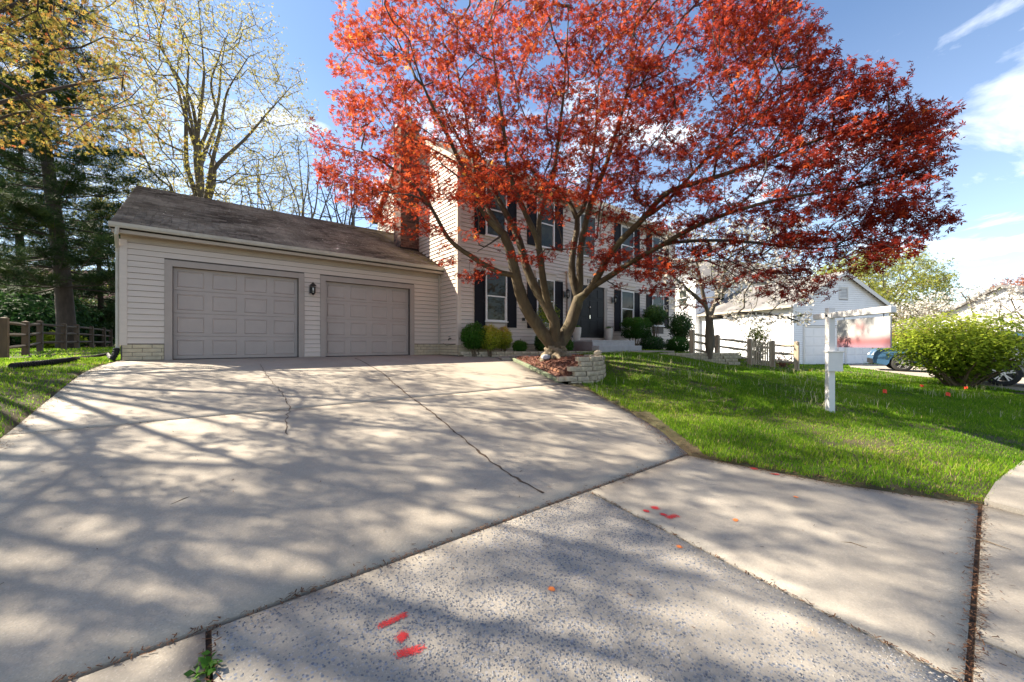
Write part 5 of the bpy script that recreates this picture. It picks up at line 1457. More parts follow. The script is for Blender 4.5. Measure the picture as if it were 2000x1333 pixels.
sk.limb(W3([(1133, 582, 10.8), (1144, 577, 10.7), (1159, 557, 10.5), (1175, 528, 10.3), (1188, 500, 10.1), (1205, 477, 9.9), (1260, 425, 9.4), (1300, 372, 9), (1368, 356, 8.5), (1480, 320, 7.8), (1560, 288, 7.3), (1660, 250, 6.8), (1760, 215, 6.4)]), .115, .012)
sk.limb(W3([(1155, 562, 10.55), (1199, 535, 10.1), (1232, 513, 9.7), (1254, 500, 9.4), (1300, 475, 8.9), (1360, 440, 8.3), (1440, 410, 7.7), (1540, 385, 7.1), (1650, 370, 6.6), (1760, 350, 6.2)]), .09, .012)
sk.limb(W3([(1260, 425, 9.4), (1300, 400, 9.2), (1360, 330, 8.8), (1420, 270, 8.4), (1480, 200, 8), (1540, 120, 7.6), (1590, 60, 7.3)]), .055, .012)
sk.limb(W3([(1300, 475, 8.9), (1360, 470, 8.6), (1440, 470, 8), (1520, 480, 7.4), (1600, 490, 7), (1700, 470, 6.6)]), .045, .012)
crown = [(665, -80), (650, 60), (630, 110), (655, 150), (610, 190), (640, 240), (600, 255), (585, 290), (610, 345), (650, 385), (690, 420), (740, 440), (800, 465), (850, 520), (890, 550), (940, 545), (970, 500), (1010, 510), (1050, 545), (1090, 520), (1150, 520), (1200, 555), (1250, 590), (1300, 575),
         (1370, 610), (1450, 545), (1520, 590), (1570, 590), (1620, 580), (1640, 540), (1700, 550), (1770, 500), (1855, 470), (1870, 430), (1835, 360), (1878, 315), (1870, 215), (1800, 205), (1785, 155), (1700, 135), (1610, 105), (1625, 40), (1560, -80), (1450, -220), (1250, -300), (950, -300), (760, -220)]
n0 = 9000; cp = np.stack([rng.uniform(580, 1890, n0), rng.uniform(-300, 620, n0)], -1)
cp = cp[poly_in(cp[:, 0], cp[:, 1], crown)]
thin = np.ones(len(cp))                                        # open underside, through which the house shows
und = (cp[:, 1] > 395) & (cp[:, 0] > 830) & (cp[:, 0] < 1170); thin[und] = .22
thin[(cp[:, 1] > 440) & (cp[:, 0] <= 830)] = .3
thin[(cp[:, 1] > 530) & (cp[:, 0] > 1150)] = .7
thin[cp[:, 1] < 0] = .55
thin[(cp[:, 0] > 1300) & (cp[:, 1] > 100)] *= .85
cp = cp[rng.random(len(cp)) < thin]; cp = cp[:1800]
cp[:, 0] = np.where(cp[:, 0] > 1100, 1100 + (cp[:, 0] - 1100) * .962, 1100 + (cp[:, 0] - 1100) * .962)
cp = np.concatenate([cp, np.stack([rng.uniform(690, 900, 45), rng.uniform(200, 400, 45)], -1), np.stack([rng.uniform(900, 1240, 120), rng.uniform(230, 390, 120)], -1)])
Zc = np.interp(cp[:, 0], [590, 850, 1100, 1300, 1500, 1700, 1880], [9.2, 9.9, 10.4, 9.3, 7.7, 6.7, 6.15]); Zs = np.interp(cp[:, 0], [590, 850, 1100, 1300, 1500, 1700, 1880], [1.3, 2.3, 2.9, 2.3, 1.5, 1.0, .7])
Zt = Zc + Zs * np.clip(rng.normal(0, .55, len(cp)), -1.1, 1.1)
tg = np.array([at(a, b, z) for (a, b), z in zip(cp, Zt)]); tg = tg[(tg[:, 2] > 1.1) & (tg[:, 1] < 18.5)]
inside = (tg[:, 0] > 5.8) & (tg[:, 1] > 9.8) & (tg[:, 2] < np.where(tg[:, 1] < 13.8, 6.2 + (tg[:, 1] - 10) * .66, 8.8))
tg = tg[~inside]
tips = sk.grow(tg, .28, .26, sag=.0, wob=.03, up=.15)
sk.rad[:sk.n] *= .9
sk.radii(.0055, 2.25)
V, F = sk.mesh(.045, 9, 12, .05); trunk = mesh_np('trunk', V, F, M['barkm'], mt, smooth=True)
V, F = sk.mesh(0, .045, 6); mesh_np('branches', V, F, M['barkd'], mt, smooth=True)
# flared foot: a knotted cone with surface roots running into the mulch
nb, ns = 16, 56; V = []
for i in range(nb + 1):
    u = i / nb
    for j in range(ns):
        a = 2 * math.pi * j / ns
        ridge = max(0, math.sin(a * 6 + 1.1 + .9 * math.sin(u * 4))) ** 1.5 * .20 * (1 - u) ** 1.3 + .035 * math.sin(a * 13 - u * 9) * (1 - .6 * u) + .03 * math.sin(a * 4 + u * 14)
        r = .255 + .15 * (1 - u) ** 1.7 + ridge + rng.normal(0, .007)
        V.append((TB.x + math.cos(a) * r, TB.y + math.sin(a) * r, -.14 + u * .44))
F = [(i * ns + j, i * ns + (j + 1) % ns, (i + 1) * ns + (j + 1) % ns, (i + 1) * ns + j) for i in range(nb) for j in range(ns)]
mesh_np('root_flare', np.array(V), np.array(F), M['barkbase'], mt, smooth=True)
tp = sk.p[tips]
P = cluster(tp, 36, .29, .20)
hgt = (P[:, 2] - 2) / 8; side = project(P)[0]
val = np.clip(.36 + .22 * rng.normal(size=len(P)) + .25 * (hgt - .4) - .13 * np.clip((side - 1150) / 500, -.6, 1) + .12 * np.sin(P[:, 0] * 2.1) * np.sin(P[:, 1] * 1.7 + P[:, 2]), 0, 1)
Nn = np.stack([rng.normal(0, .55, len(P)), rng.normal(0, .55, len(P)), np.abs(rng.normal(.8, .45, len(P)))], -1)
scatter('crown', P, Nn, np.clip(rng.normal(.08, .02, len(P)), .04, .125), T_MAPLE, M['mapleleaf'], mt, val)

# ---------------------------------------------------------------- generic trees
def tree(name, label, base, fork, limbs, targets, trunk_r, bark, leaf=None, tip=.008, bf=.3, step=.45, group=None, up=.35, sag=0, ex=2.3, wob=.06, limb_r=None, cat='tree'):
    t = thing(name, label, cat, tuple(base), group); base = np.array(base, float)
    s = Skel(base - np.array([0, 0, .15])); top = s.limb([base - np.array([0, 0, .15]), base + (np.array(fork) - base) * .5 + rng.normal(0, .05, 3), np.array(fork)], trunk_r * 1.15, trunk_r * .85, .4)
    for L in limbs: s.limb(L, limb_r or trunk_r * .5, .02, .4, attach=None)
    tips = s.grow(targets, bf, step, sag, wob, up); s.radii(tip, ex)
    V, F = s.mesh(0, 9, 7, .03)
    mesh_np('trunk', V, F, M[bark], t, smooth=True)
    if leaf:
        k, rad, size, tm, mat = leaf[:5]
        if k < 1: sel = s.p[tips][rng.random(len(tips)) < k]; k = 1
        else: sel = s.p[tips]
        P = cluster(sel, k, rad, leaf[5] if len(leaf) > 5 else .5)
        Nn = np.stack([rng.normal(0, .8, len(P)), rng.normal(0, .8, len(P)), np.abs(rng.normal(.6, .5, len(P)))], -1)
        v = np.clip(.5 + .25 * rng.normal(size=len(P)), 0, 1)
        scatter('crown', P, Nn, rng.uniform(size * .7, size * 1.3, len(P)), tm, M[mat], t, v)
    return t, s
def ell(n, c, r, lo=.35, zmin=-1):
    d = rng.normal(size=(n * 2, 3)); d = unit(d); q = d * (lo + (1 - lo) * rng.random((n * 2, 1)) ** .5)
    q = q[q[:, 2] > zmin][:n]; return np.array(c) + q * np.array(r)
def fan(fork, c, r, n, el0=.5, el1=1.3, reach=.75):
    out = []
    for k in range(n):
        a = 2 * math.pi * (k + rng.uniform(-.3, .3)) / n; el = rng.uniform(el0, el1)
        d = np.array([math.cos(a) * math.cos(el), math.sin(a) * math.cos(el), math.sin(el)]); e = np.array(c) + d * np.array(r) * reach
        f = np.array(fork); m = f + (e - f) * .45 + np.array([0, 0, .12 * np.linalg.norm(e - f)]); out.append([f, f + (m - f) * .4 + np.array([0, 0, .1 * np.linalg.norm(m - f)]) + rng.normal(0, .035, 3) * np.linalg.norm(e - f), m + rng.normal(0, .035, 3) * np.linalg.norm(e - f), (m + e) / 2 + rng.normal(0, .03, 3) * np.linalg.norm(e - f), e])
    return out
G = lambda px, Z: (lambda p: (p.x, p.y, zg(p.x, p.y)))(at(px, HY, Z))
# tall tree coming into leaf behind the garage
b = G(397, 25); c = (b[0], b[1], 14.5); f = (b[0], b[1], 8.5)
tree('budding_tree', 'tall tree with fan of limbs and yellow green buds behind the garage', b, f, fan(f, c, (7.3, 7.3, 8.8), 10, .25, 1.5, .8), ell(1700, c, (6.7, 6.7, 9.4), .3, -.75), .42, 'barkg', (11, .42, .115, T_BUD, 'bud', .9), tip=.009, bf=.22, step=.6, limb_r=.17, up=.5)
for px, Z, h, lab, lf in ((592, 27, 15, 'slim nearly bare tree rising right of the tall budding tree', 3), (684, 23, 11, 'small dark bare tree showing below the red leaves beside the chimney', 0), (520, 34, 17, 'far bare tree between the two taller trees behind the garage', 2)):
    b = G(px, Z); c = (b[0], b[1], h * .62); f = (b[0], b[1], h * .30)
    tree('bare_tree', lab, b, f, fan(f, c, (h * .26, h * .26, h * .42), 8, .4, 1.5, .85), ell(330, c, (h * .27, h * .27, h * .44), .3, -.8), .2, 'barkd' if lf == 0 else 'barkg', (lf, .3, .09, T_BUD, 'bud', .9) if lf else None, tip=.010, bf=.2, step=.6, limb_r=.09, up=.5, group='bare trees behind the garage')
b = G(250, 34); c = (b[0], b[1], 9); f = (b[0], b[1], 3.5)
tree('budding_tree', 'lower spreading tree with pale buds behind the left end of the garage roof', b, f, fan(f, c, (7, 7, 5.5), 9, .1, 1.2, .8), ell(500, c, (8, 8, 6.5), .3, -.7), .28, 'barkg', (12, .45, .14, T_BUD, 'budgreen', .9), tip=.011, bf=.2, step=.7, limb_r=.12)
# young-leaved maple whose branches reach in from the left, and its neighbour outside the picture
def cam_pt(X, Z): return (RX * X + FX * Z, RY * X + FY * Z)
q = cam_pt(-11.8, 6.4); b = (q[0], q[1], zg(*q)); c = (b[0] + .3, b[1] - .3, 7.0); f = (b[0], b[1], 2.9)
tg_ = ell(900, c, (5.6, 5.6, 4.3), .25, -.75)
px_, py_, z_ = project(tg_); tg_ = tg_[~((px_ > 340) & (py_ > -30) & (z_ > 0))]
px_, py_, z_ = project(tg_); tg_ = tg_[~((px_ > -40) & (py_ > 290) & (z_ > 0))]
tree('young_maple', 'tree with yellow green and reddish young leaves reaching in at the upper left', b, f, fan(f, c, (5, 5, 4.2), 10, .0, 1.3, .8), tg_, .26, 'barkd', (36, .30, .066, T_MAPLE, 'budred', .45), tip=.006, bf=.25, step=.4, limb_r=.065)
q = cam_pt(-16.5, 4.6); b = (q[0], q[1], zg(*q)); c = (b[0], b[1], 16.0); f = (b[0], b[1], 7.5)
tree('young_maple', 'tall young leaved tree on the left lawn whose shadow dapples the concrete', b, f, fan(f, c, (5.8, 5.8, 6.8), 11, .0, 1.3, .8), ell(720, c, (6.8, 6.8, 7.4), .25, -.75), .3, 'barkg', (38, .30, .08, T_MAPLE, 'budred', .5), tip=.007, bf=.25, step=.5, limb_r=.09)

# pines at the left
def pine(px, Z, h, lab, r0=.28, spread=3.6, z_first=2.2, lean=0):
    b = np.array(G(px, Z)); t = thing('pine_tree', lab, 'tree', tuple(b), 'pines beyond the rail fence')
    mb = MB(); top = b + np.array([lean, lean * .4, h]); pts = [b + (top - b) * u + np.array([.06 * math.sin(u * 9), .05 * math.cos(u * 7), 0]) for u in np.linspace(-.02, 1, 14)]
    mb.tube(pts, [r0 * (1 - .88 * u) * (1.25 if u < .03 else 1) for u in np.linspace(0, 1, 14)], 10); mb.build('trunk', M['barkd'], t, smooth=True)
    br = MB(); P = []; z = z_first
    while z < h - .3:
        u = z / h; Lb = spread * (1 - u) ** .75 * rng.uniform(.75, 1.15) + .3; k0 = rng.uniform(0, 6)
        for k in range(rng.integers(4, 7)):
            a = k0 + k * 6.28 / 5 + rng.uniform(-.35, .35); L = Lb * rng.uniform(.6, 1.1); o = b + (top - b) * u
            d = np.array([math.cos(a), math.sin(a), rng.uniform(-.12, .2)]); e = o + d * L + np.array([0, 0, .10 * L])
            m = o + d * L * .5 - np.array([0, 0, .05 * L]); br.tube([o, m, e], [.045 * (1 - u) + .012, .022, .008], 4, False)
            for s in np.linspace(.32, 1, max(3, int(L / .28))):
                q = (1 - s) ** 2 * o + 2 * s * (1 - s) * m + s * s * e
                for _ in range(6):
                    P.append(q + rng.normal(0, 1, 3) * np.array([.30, .30, .09]) * (1.1 - .4 * s))
        z += rng.uniform(.38, .62) * (1 if u < .7 else .7)
    br.build('branches', M['barkd'], t); P = np.array(P)
    Nn = np.stack([rng.normal(0, .5, len(P)), rng.normal(0, .5, len(P)), np.abs(rng.normal(.9, .3, len(P)))], -1)
    scatter('crown', P, Nn, rng.uniform(.18, .36, len(P)), T_TUFT, M['needle'], t)
pine(132, 19, 21, 'tall dark pine with bare lower trunk beyond the rail fence', .36, 5.2, 3.0, lean=-1.3)
pine(40, 24, 17, 'second dark pine at the left edge behind the first', .28, 4.2, 1.2)
pine(196, 27, 10.5, 'smaller pine just left of the garage', .22, 3.6, 1.0)

# ---------------------------------------------------------------- shrubs
def shrub(name, label, c, r, n, leaf, mat, stems=6, boxy=0, shell=.72, tm=T_LEAF, val=None, group=None, base=None, up=.5, stem_r=.012, lean=0, cat='shrub', taper=0):
    c = np.array(c, float); r = np.array(r, float); gz_ = base if base is not None else zg(c[0], c[1])
    t = thing(name, label, cat, (c[0], c[1], gz_), group)
    d = rng.normal(size=(n, 3)); d = unit(d)
    if boxy: d = np.sign(d) * np.abs(d) ** (1 - boxy); d = d / (np.abs(d) ** 4).sum(1, keepdims=True) ** .25
    lump = 1 + .07 * np.sin(d[:, :1] * 7 + c[0]) * np.sin(d[:, 1:2] * 6 + 2) + .05 * np.sin(d[:, 2:] * 11 + c[1])
    rad = (shell + (1 - shell) * rng.random((n, 1))) * lump
    inn = rng.random(n) < .15; rad[inn] *= rng.uniform(.5, .95, (inn.sum(), 1))
    if taper: rad = rad * np.where(d[:, 2:] < 0, np.array([[1., 1., 1.]]) * (1 + d[:, 2:] * taper) * np.array([[1, 1, 0]]) + np.array([[0, 0, 1]]), 1.)
    P = c + d * rad * r; ok = P[:, 2] > gz_ + .04; P, d = P[ok], d[ok]
    Nn = d + rng.normal(0, .55, d.shape) + np.array([0, 0, up])
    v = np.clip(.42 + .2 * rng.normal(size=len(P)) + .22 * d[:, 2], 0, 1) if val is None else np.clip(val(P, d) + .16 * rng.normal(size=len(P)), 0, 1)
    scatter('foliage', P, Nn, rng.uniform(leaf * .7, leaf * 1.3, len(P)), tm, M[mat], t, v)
    st = MB()
    for k in range(stems):
        a = rng.uniform(0, 6.28); q = d[rng.integers(len(d))]; e = c + q * r * .8
        if e[2] < gz_ + .1: e[2] = c[2]
        o = np.array([c[0] + math.cos(a) * r[0] * .12, c[1] + math.sin(a) * r[1] * .12, gz_ - .03]); m = (o + e) / 2 + np.array([0, 0, .1 * r[2]])
        st.tube([o, m, e], [stem_r * 1.3, stem_r, stem_r * .4], 5, False)
    if stems: st.build('stems', M['stem'], t)
    return t
def S(px, py, y):   # place on the line y = const seen at that pixel
    return np.array(on_y(px, py, y))
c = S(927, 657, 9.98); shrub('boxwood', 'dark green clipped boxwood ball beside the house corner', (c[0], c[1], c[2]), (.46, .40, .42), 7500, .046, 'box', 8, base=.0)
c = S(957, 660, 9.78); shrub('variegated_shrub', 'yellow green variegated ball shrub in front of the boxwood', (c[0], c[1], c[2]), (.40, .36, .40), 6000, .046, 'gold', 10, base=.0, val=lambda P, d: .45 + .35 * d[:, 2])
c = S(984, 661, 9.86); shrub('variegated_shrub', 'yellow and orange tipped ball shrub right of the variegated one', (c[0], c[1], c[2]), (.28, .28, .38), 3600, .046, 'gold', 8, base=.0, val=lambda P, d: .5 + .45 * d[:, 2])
c = S(1015, 675, 9.65); shrub('boxwood', 'small low green shrub behind the block edging', (c[0], c[1], c[2] - .02), (.28, .24, .19), 2200, .05, 'box', 6, base=.0)
c = S(1058, 668, 9.75); shrub('holly', 'dark glossy shrub directly behind the maple trunk', (c[0], c[1], c[2]), (.26, .26, .36), 2200, .065, 'laurel', 6, base=.0)
c = S(1070, 615, 9.8); shrub('laurel', 'loose tall yellow green shrub showing between the maple limbs', (c[0], c[1], c[2]), (.55, .35, .5), 1500, .055, 'burning', 10, base=.0, shell=.4)
c = S(1107, 676, 9.3); shrub('boxwood', 'small dark green shrub left of the porch', (c[0], c[1], c[2]), (.24, .24, .28), 2000, .05, 'box', 6, base=.05)
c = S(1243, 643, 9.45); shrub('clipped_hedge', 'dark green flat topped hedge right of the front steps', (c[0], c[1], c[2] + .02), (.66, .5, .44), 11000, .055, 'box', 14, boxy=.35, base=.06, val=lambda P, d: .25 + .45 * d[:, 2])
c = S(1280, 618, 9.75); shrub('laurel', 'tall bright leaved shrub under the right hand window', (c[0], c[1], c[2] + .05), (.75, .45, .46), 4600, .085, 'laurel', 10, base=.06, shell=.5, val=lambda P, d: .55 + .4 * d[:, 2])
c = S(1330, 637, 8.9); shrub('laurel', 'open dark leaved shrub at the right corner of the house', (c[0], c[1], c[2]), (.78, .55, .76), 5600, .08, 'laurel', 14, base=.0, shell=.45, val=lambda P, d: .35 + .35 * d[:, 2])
c = S(1275, 672, 8.95); shrub('azalea', 'low dark shrub in front of the clipped hedge', (c[0], c[1], c[2]), (.68, .45, .36), 4600, .055, 'evergreen', 12, base=.04)
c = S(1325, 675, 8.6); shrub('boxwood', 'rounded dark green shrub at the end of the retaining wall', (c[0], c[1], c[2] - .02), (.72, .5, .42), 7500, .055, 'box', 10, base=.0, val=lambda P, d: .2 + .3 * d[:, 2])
for P, t in POTS: scatter('plant', P, np.stack([rng.normal(0, 1, len(P)), rng.normal(0, 1, len(P)), np.ones(len(P)) * .5], -1), .05, T_LEAF, M['box'], t)
# big bright bush by the neighbour's drive
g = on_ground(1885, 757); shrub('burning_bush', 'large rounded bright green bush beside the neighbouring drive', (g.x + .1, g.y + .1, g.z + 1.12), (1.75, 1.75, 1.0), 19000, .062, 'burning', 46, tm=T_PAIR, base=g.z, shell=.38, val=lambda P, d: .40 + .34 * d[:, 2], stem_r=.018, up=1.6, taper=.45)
# plants by the gate
for px, Z, h, lab in ((1438, 15.8, .34, 'low bright green plant behind the fence left of the picket gate'), (1530, 15.6, .5, 'loose bare twiggy shrub behind the fence right of the gate')):
    p = at(px, HY, Z); z = zg(p.x, p.y); shrub('garden_plant', lab, (p.x, p.y, z + h * .6), (.7, .5, h), 700, .06, 'burning' if h < .4 else 'pink', 16, base=z, shell=.3)
p = at(1478, 626, 17.5); shrub('garden_shrub', 'loose pale green shrub against the white garage wall', (p.x, p.y, .7), (1.4, .8, 1.1), 1100, .075, 'budgreen', 30, tm=T_BUD, base=zg(p.x, p.y), shell=.2)
# dark evergreens behind the left fence
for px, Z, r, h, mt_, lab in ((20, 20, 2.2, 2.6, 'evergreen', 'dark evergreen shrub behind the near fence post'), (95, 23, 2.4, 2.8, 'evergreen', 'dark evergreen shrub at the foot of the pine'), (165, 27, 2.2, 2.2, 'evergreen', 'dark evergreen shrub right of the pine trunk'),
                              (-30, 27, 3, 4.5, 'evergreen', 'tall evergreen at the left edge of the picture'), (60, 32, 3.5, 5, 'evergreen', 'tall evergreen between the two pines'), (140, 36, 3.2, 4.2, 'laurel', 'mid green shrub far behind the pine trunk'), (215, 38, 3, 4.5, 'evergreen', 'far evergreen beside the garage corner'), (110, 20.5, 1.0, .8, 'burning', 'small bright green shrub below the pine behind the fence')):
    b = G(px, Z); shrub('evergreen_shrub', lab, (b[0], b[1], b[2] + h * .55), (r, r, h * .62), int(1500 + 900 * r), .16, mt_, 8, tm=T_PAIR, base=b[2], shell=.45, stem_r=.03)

# ---------------------------------------------------------------- dogwoods and far trees on the right
b = np.array((*at(1385, HY, 13.0).xy, .0)); t0 = at(1385, 620, 13.0)
L = lambda pts: [np.array(at(*p)) for p in pts]
lim = [L([(1385, 622, 13), (1373, 585, 12.9), (1368, 545, 12.8), (1360, 505, 12.7), (1350, 470, 12.6)]), L([(1385, 622, 13), (1400, 585, 13.1), (1408, 545, 13.2), (1425, 505, 13.3), (1440, 470, 13.4)]),
       L([(1373, 590, 12.9), (1340, 565, 12.6), (1315, 540, 12.4), (1296, 520, 12.2)]), L([(1400, 582, 13.1), (1430, 550, 13.3), (1460, 530, 13.5), (1500, 515, 13.7)]),
       L([(1386, 628, 13), (1410, 615, 12.6), (1445, 609, 12.3), (1490, 610, 12.1), (1530, 618, 12), (1562, 628, 11.9)])]
cp = np.stack([rng.uniform(1288, 1580, 700), rng.uniform(425, 600, 700)], -1); cp = cp[(cp[:, 1] < 560) | ((cp[:, 0] > 1400) & (cp[:, 1] < 595)) | (cp[:, 0] < 1350)][:420]
tg_ = np.array([at(a, q, z) for (a, q), z in zip(cp, 13 + rng.normal(0, 1.1, len(cp)))]); ex = np.array([at(a, 618 + rng.uniform(-6, 14), 12.1 + rng.normal(0, .3)) for a in rng.uniform(1420, 1580, 40)])
tree('dogwood', 'small dogwood with sparse white flowers behind the block wall', b, t0, lim, np.concatenate([tg_, ex]), .15, 'barkg', (8, .22, .045, T_FLOWER, 'dogwood', .3), tip=.006, bf=.3, step=.3, limb_r=.075, up=.1)
for px, Z, h, r, n, lf, lab in ((1905, 26, 4.6, 3.7, 330, (5, .34, .07, T_FLOWER, 'dogwood', .25), 'spreading white flowering dogwood behind the bright green bush'), (1790, 30, 4.0, 3.2, 280, (5, .36, .075, T_FLOWER, 'dogwood', .25), 'white flowering dogwood right of the neighbouring garage'), (2010, 24, 4.6, 3.2, 230, (5, .34, .075, T_FLOWER, 'dogwood', .25), 'white dogwood at the right picture edge')):
    b = G(px, Z); c = (b[0], b[1], h * .52); f = (b[0], b[1], h * .2)
    tree('dogwood', lab, b, f, fan(f, c, (r, r, h * .4), 8, 0, 1, .8), ell(n, c, (r, r, h * .42), .4, -.5), .14, 'barkg', lf, tip=.010, bf=.25, step=.45, limb_r=.07, group='flowering dogwoods', up=.1)
for px, Z, h, r, n, lf, lab in ((1715, 36, 9.2, 5.2, 560, (22, .6, .17, T_BUD, 'budgreen', .6), 'yellow green spring tree rising behind the neighbouring garage'), (1640, 46, 9.5, 5, 330, (20, .7, .2, T_BUD, 'budgreen', .6), 'farther yellow green tree above the neighbouring roof'),
                                (2035, 44, 8.6, 4.6, 420, (20, .6, .2, T_BUD, 'pink', .6), 'rust coloured tree at the far right edge'), (1770, 52, 5.4, 5, 300, (18, .7, .2, T_BUD, 'pink', .6), 'low brownish thicket tree beyond the white dogwood')):
    b = G(px, Z); c = (b[0], b[1], h * .58); f = (b[0], b[1], h * .2)
    tree('spring_tree', lab, b, f, fan(f, c, (r, r, h * .42), 9, .1, 1.3, .8), ell(n, c, (r, r, h * .44), .35, -.8), .2, 'barkg', lf, tip=.014, bf=.22, step=.7, limb_r=.1, group='spring trees behind the neighbouring house')
# tree line along the horizon, read as one mass
P = []
for a in np.linspace(-1.3, 1.5, 150):
    d = 120 + rng.uniform(-20, 40); X = d * math.tan(a * .62); q = cam_pt(X, d); hh = rng.uniform(5, 9)
    m = 90; P.append(np.stack([q[0] + rng.normal(0, 4, m), q[1] + rng.normal(0, 4, m), -1 + hh * rng.random(m) ** .7], -1))
P = np.concatenate(P); o = stuff(scatter('far_woodland', P, rng.normal(0, 1, P.shape), rng.uniform(.7, 1.6, len(P)), T_BUD, M['budgreen'], None))
tag(o, 'hazy line of distant spring trees along the horizon', 'woodland')

# ---------------------------------------------------------------- grass, litter, mulch
def lawn_ok(x, y):
    ok = ~(poly_in(x, y, drive_poly) | poly_in(x, y, apron_poly) | poly_in(x, y, walk_poly) | poly_in(x, y, bed_poly) | poly_in(x, y, front_bed_poly) | poly_in(x, y, ndrive))
    ok &= ~((x > GX0 - .03) & (x < HX0) & (y > GYF - .03) & (y < 20)); ok &= ~((x > HX0) & (x < HX1 + .1) & (y > HYF - .25) & (y < 18)); ok &= ~((x > 10.6) & (x < 13.4) & (y > 8.35) & (y < 11))
    cy = np.interp(x, [p[0] for p in cb], [p[1] for p in cb]); ok &= ~((x > 5) & (x < 12.4) & (y < cy - .02)); ok &= ~((x <= 5.0) & (y < .2) & (x > -3)); ok &= y > -1.2
    return ok
def fbm(x, y): return np.sin(x * 1.3 + 1.7 * np.sin(y * .9)) * np.sin(y * 1.1 + 1.3 * np.sin(x * .7 + 1)) + .5 * np.sin(x * 3.1 + y * 2.3 + 2 * np.sin(y * 1.9)) + .3 * np.sin(x * 6.7 - y * 5.3)
def edge_dist(x, y):
    pts = []
    for P in (drive_poly, apron_poly):
        for (a, b) in zip(P, P[1:] + P[:1]):
            n = max(2, int(math.hypot(b[0] - a[0], b[1] - a[1]) / .15)); pts += [(a[0] + (b[0] - a[0]) * k / n, a[1] + (b[1] - a[1]) * k / n) for k in range(n)]
    pts = np.array(pts); out = np.empty(len(x))
    for i in range(0, len(x), 20000): out[i:i + 20000] = np.sqrt(((x[i:i + 20000, None] - pts[None, :, 0]) ** 2 + (y[i:i + 20000, None] - pts[None, :, 1]) ** 2).min(1))
    return out
def grass_pts(n, X0, X1, Z0, Z1):
    X = rng.uniform(X0, X1, n); Z = rng.uniform(Z0, Z1, n); x = RX * X + FX * Z; y = RY * X + FY * Z
    px = CX + FPX * X / Z; k = (px > -120) & (px < 2120) & lawn_ok(x, y); return x[k], y[k], Z[k]
GP = []
for n, X0, X1, Z0, Z1, w, h in ((60000, 2.2, 8, 3.3, 6.2, .0045, .062), (90000, 1.5, 12, 6.2, 9.5, .006, .066), (75000, .5, 15.5, 9.5, 14, .009, .07), (45000, 4, 26, 14, 26, .016, .08),
                                (45000, -9.6, -3.2, 2.6, 7, .005, .062), (70000, -14, -7.2, 7, 12, .008, .066), (30000, -26, -12, 12, 26, .016, .08)):
    x, y, Z = grass_pts(n, X0, X1, Z0, Z1); GP.append(np.stack([x, y, np.full(len(x), w), np.full(len(x), h)], -1))
GP = np.concatenate(GP); ed = edge_dist(GP[:, 0], GP[:, 1]); bare = fbm(GP[:, 0] * 2.3 + 3, GP[:, 1] * 2.3)
keep = (ed > .015 + .11 * np.clip(bare, 0, 1.4)) & ((fbm(GP[:, 0] * 1.7, GP[:, 1] * 1.7 + 5) < .9) | (rng.random(len(GP)) < .35))
GP = GP[keep]; n = len(GP); x, y = GP[:, 0], GP[:, 1]; z = zground(x, y) - .004
ht = GP[:, 3] * rng.uniform(.3, .85, n) * (1 + .35 * np.clip(fbm(x * 1.1 + 9, y * 1.1), -1, 1)); a = rng.uniform(0, 6.28, n); lean = rng.uniform(.1, .7, n) * ht; la = rng.uniform(0, 6.28, n)
ux, uy = np.cos(a) * GP[:, 2], np.sin(a) * GP[:, 2]; lx, ly = np.cos(la) * lean, np.sin(la) * lean
V = np.stack([np.stack([x - ux, y - uy, z], -1), np.stack([x + ux, y + uy, z], -1), np.stack([x + ux * .25 + lx, y + uy * .25 + ly, z + ht], -1), np.stack([x - ux * .25 + lx, y - uy * .25 + ly, z + ht], -1)], 1)
val = np.clip(.42 + .2 * rng.normal(size=n) + .17 * fbm(x * .8, y * .8 + 2) + (rng.random(n) > .955) * .5, 0, 1)
o = stuff(mesh_np('grass', V.reshape(-1, 3), np.arange(n * 4).reshape(-1, 4), M['grass'], None, np.repeat(val, 4))); tag(o, 'short bright green lawn grass on both sides of the driveway', 'grass')
# pale flowering grass stalks standing above the lawn
x, y, Z = grass_pts(12000, .5, 14, 6.5, 14); k = fbm(x * 1.2 + 4, y * 1.2) > .45; x, y = x[k][:1000], y[k][:1000]; n = len(x); z = zground(x, y); ht = rng.uniform(.09, .17, n); w = .003
a = rng.uniform(0, 6.28, n); l = rng.normal(0, .02, (n, 2))
V = np.stack([np.stack([x - w * np.cos(a), y - w * np.sin(a), z + .02], -1), np.stack([x + w * np.cos(a), y + w * np.sin(a), z + .02], -1), np.stack([x + l[:, 0] + w * .9 * np.cos(a), y + l[:, 1] + w * np.sin(a), z + ht], -1), np.stack([x + l[:, 0] - w * np.cos(a), y + l[:, 1] - w * np.sin(a), z + ht], -1)], 1)
o = stuff(mesh_np('seed_grass', V.reshape(-1, 3), np.arange(n * 4).reshape(-1, 4), M['seed'], None, np.repeat(rng.random(n), 4))); tag(o, 'pale flowering grass stalks standing above the lawn', 'grass')
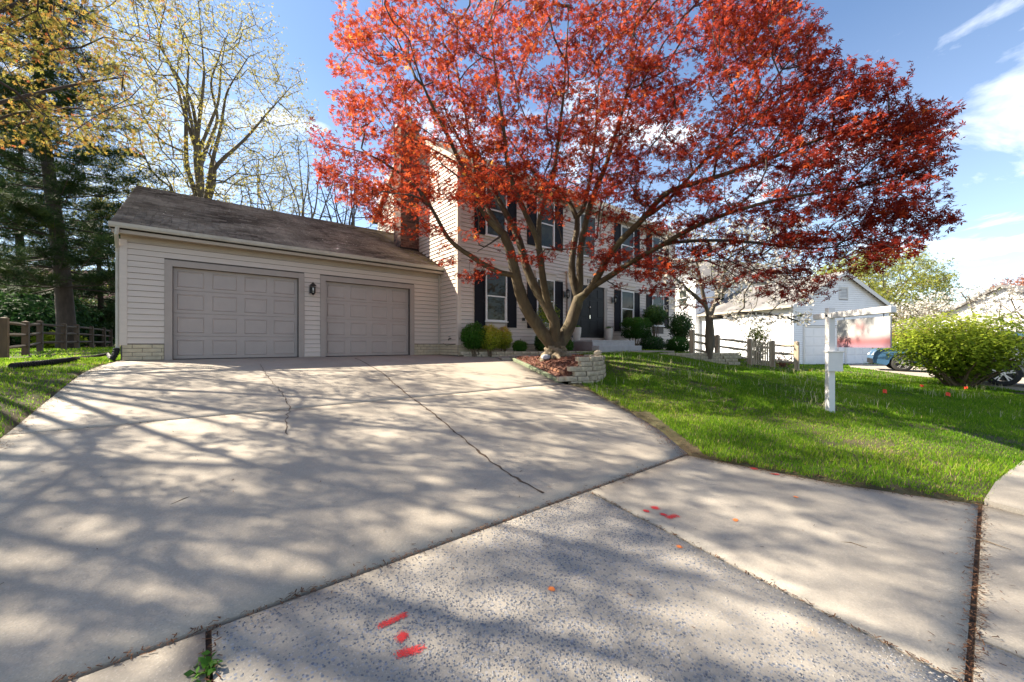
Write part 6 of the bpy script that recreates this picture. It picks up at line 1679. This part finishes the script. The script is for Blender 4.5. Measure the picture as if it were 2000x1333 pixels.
# brown litter in the joints, along the drive edge and over the slabs
L_ = []
def along(p0, p1, n, s): u = rng.random(n)[:, None] ** 1; L_.append(np.array(p0) + (np.array(p1) - np.array(p0)) * u + rng.normal(0, s, (n, 2)))
along((-1.4, 2.2), (4.33, 2.2), 900, .012); along((-1.4, 2.2), (4.33, 2.2), 160, .05); along((2.613, .07), (2.613, 2.2), 260, .008); along((.03, .07), (.03, 2.2), 380, .02)
along((1.2, .06), (5.66, .06), 1100, .022); along((1.2, .06), (5.66, .06), 300, .06); along((-1.43, 4), (-1.36, 10.5), 1500, .06); along((4.33, 2.15), (5.4, 3.63), 900, .07); along((5.4, 3.63), (6.2, 5.5), 600, .07)
along((4.33, 2.2), (4.97, .95), 700, .06); along((4.97, .95), (5.66, .05), 350, .05); along((-1.4, 5.78), (6.1, 5.78), 260, .007); L_.append(np.stack([rng.uniform(-1.4, 5, 420), rng.uniform(.1, 11, 420)], -1)); lx_ = np.stack([rng.uniform(4, 14, 1500), rng.uniform(0, 7, 1500)], -1); L_.append(lx_[lawn_ok(lx_[:, 0], lx_[:, 1])])
Pq = np.concatenate(L_); on = poly_in(Pq[:, 0], Pq[:, 1], drive_poly) | poly_in(Pq[:, 0], Pq[:, 1], apron_poly)
zz = np.where(on, zdrive(Pq[:, 1]) + .004, zground(Pq[:, 0], Pq[:, 1]) + .012) + rng.uniform(0, .008, len(Pq))
Nn = np.stack([rng.normal(0, .18, len(Pq)), rng.normal(0, .18, len(Pq)), np.ones(len(Pq))], -1)
o = stuff(scatter('leaf_litter', np.column_stack([Pq, zz]), Nn, rng.uniform(.01, .03, len(Pq)), T_CHIP * np.array([1, .6, 1]), M['litter'])); tag(o, 'brown dead leaf litter in the pavement joints and along the drive', 'leaf litter')
# mulch chips
q = np.stack([rng.uniform(6, 9, 9000), rng.uniform(5.5, 9, 9000)], -1); q = q[poly_in(q[:, 0], q[:, 1], bed_poly)]; zz = np.array([zbed(a, b) for a, b in q]) + rng.uniform(.0, .025, len(q))
o = stuff(scatter('mulch', np.column_stack([q, zz]), np.stack([rng.normal(0, .4, len(q)), rng.normal(0, .4, len(q)), np.ones(len(q))], -1), rng.uniform(.03, .075, len(q)), T_CHIP, M['mulchchip'])); tag(o, 'reddish brown mulch chips round the foot of the maple', 'mulch')
# twigs dropped on the concrete
for k, (p0, p1, lab) in enumerate((((1641, 1061), (1693, 1072), 'thin dark twig lying on the right apron slab'), ((333, 988), (371, 972), 'thin dark twig lying in the middle of the driveway'), ((1895, 1052), (1975, 1076), 'thin twig lying across the gutter joint'))):
    a, b_ = on_drive(*p0), on_drive(*p1); m = (a + b_) / 2 + Vector((.02, .015, .004))
    tag(MB().tube([a + Vector((0, 0, .006)), m + Vector((0, 0, .006)), b_ + Vector((0, 0, .006))], [.004, .005, .002], 5).build('twig', M['stem']), lab, 'twig')
# weed growing in the joint
g = on_drive(405, 1312); t = thing('weed', 'small green weed growing in the apron joint', 'weed', tuple(g))
n = 46; P = np.array(g) + np.stack([rng.normal(0, .022, n), rng.normal(0, .035, n), rng.uniform(.002, .03, n)], -1); scatter('leaves', P, np.stack([rng.normal(0, .6, n), rng.normal(0, .6, n), np.ones(n)], -1), rng.uniform(.02, .05, n), T_LEAF, M['box'], t)
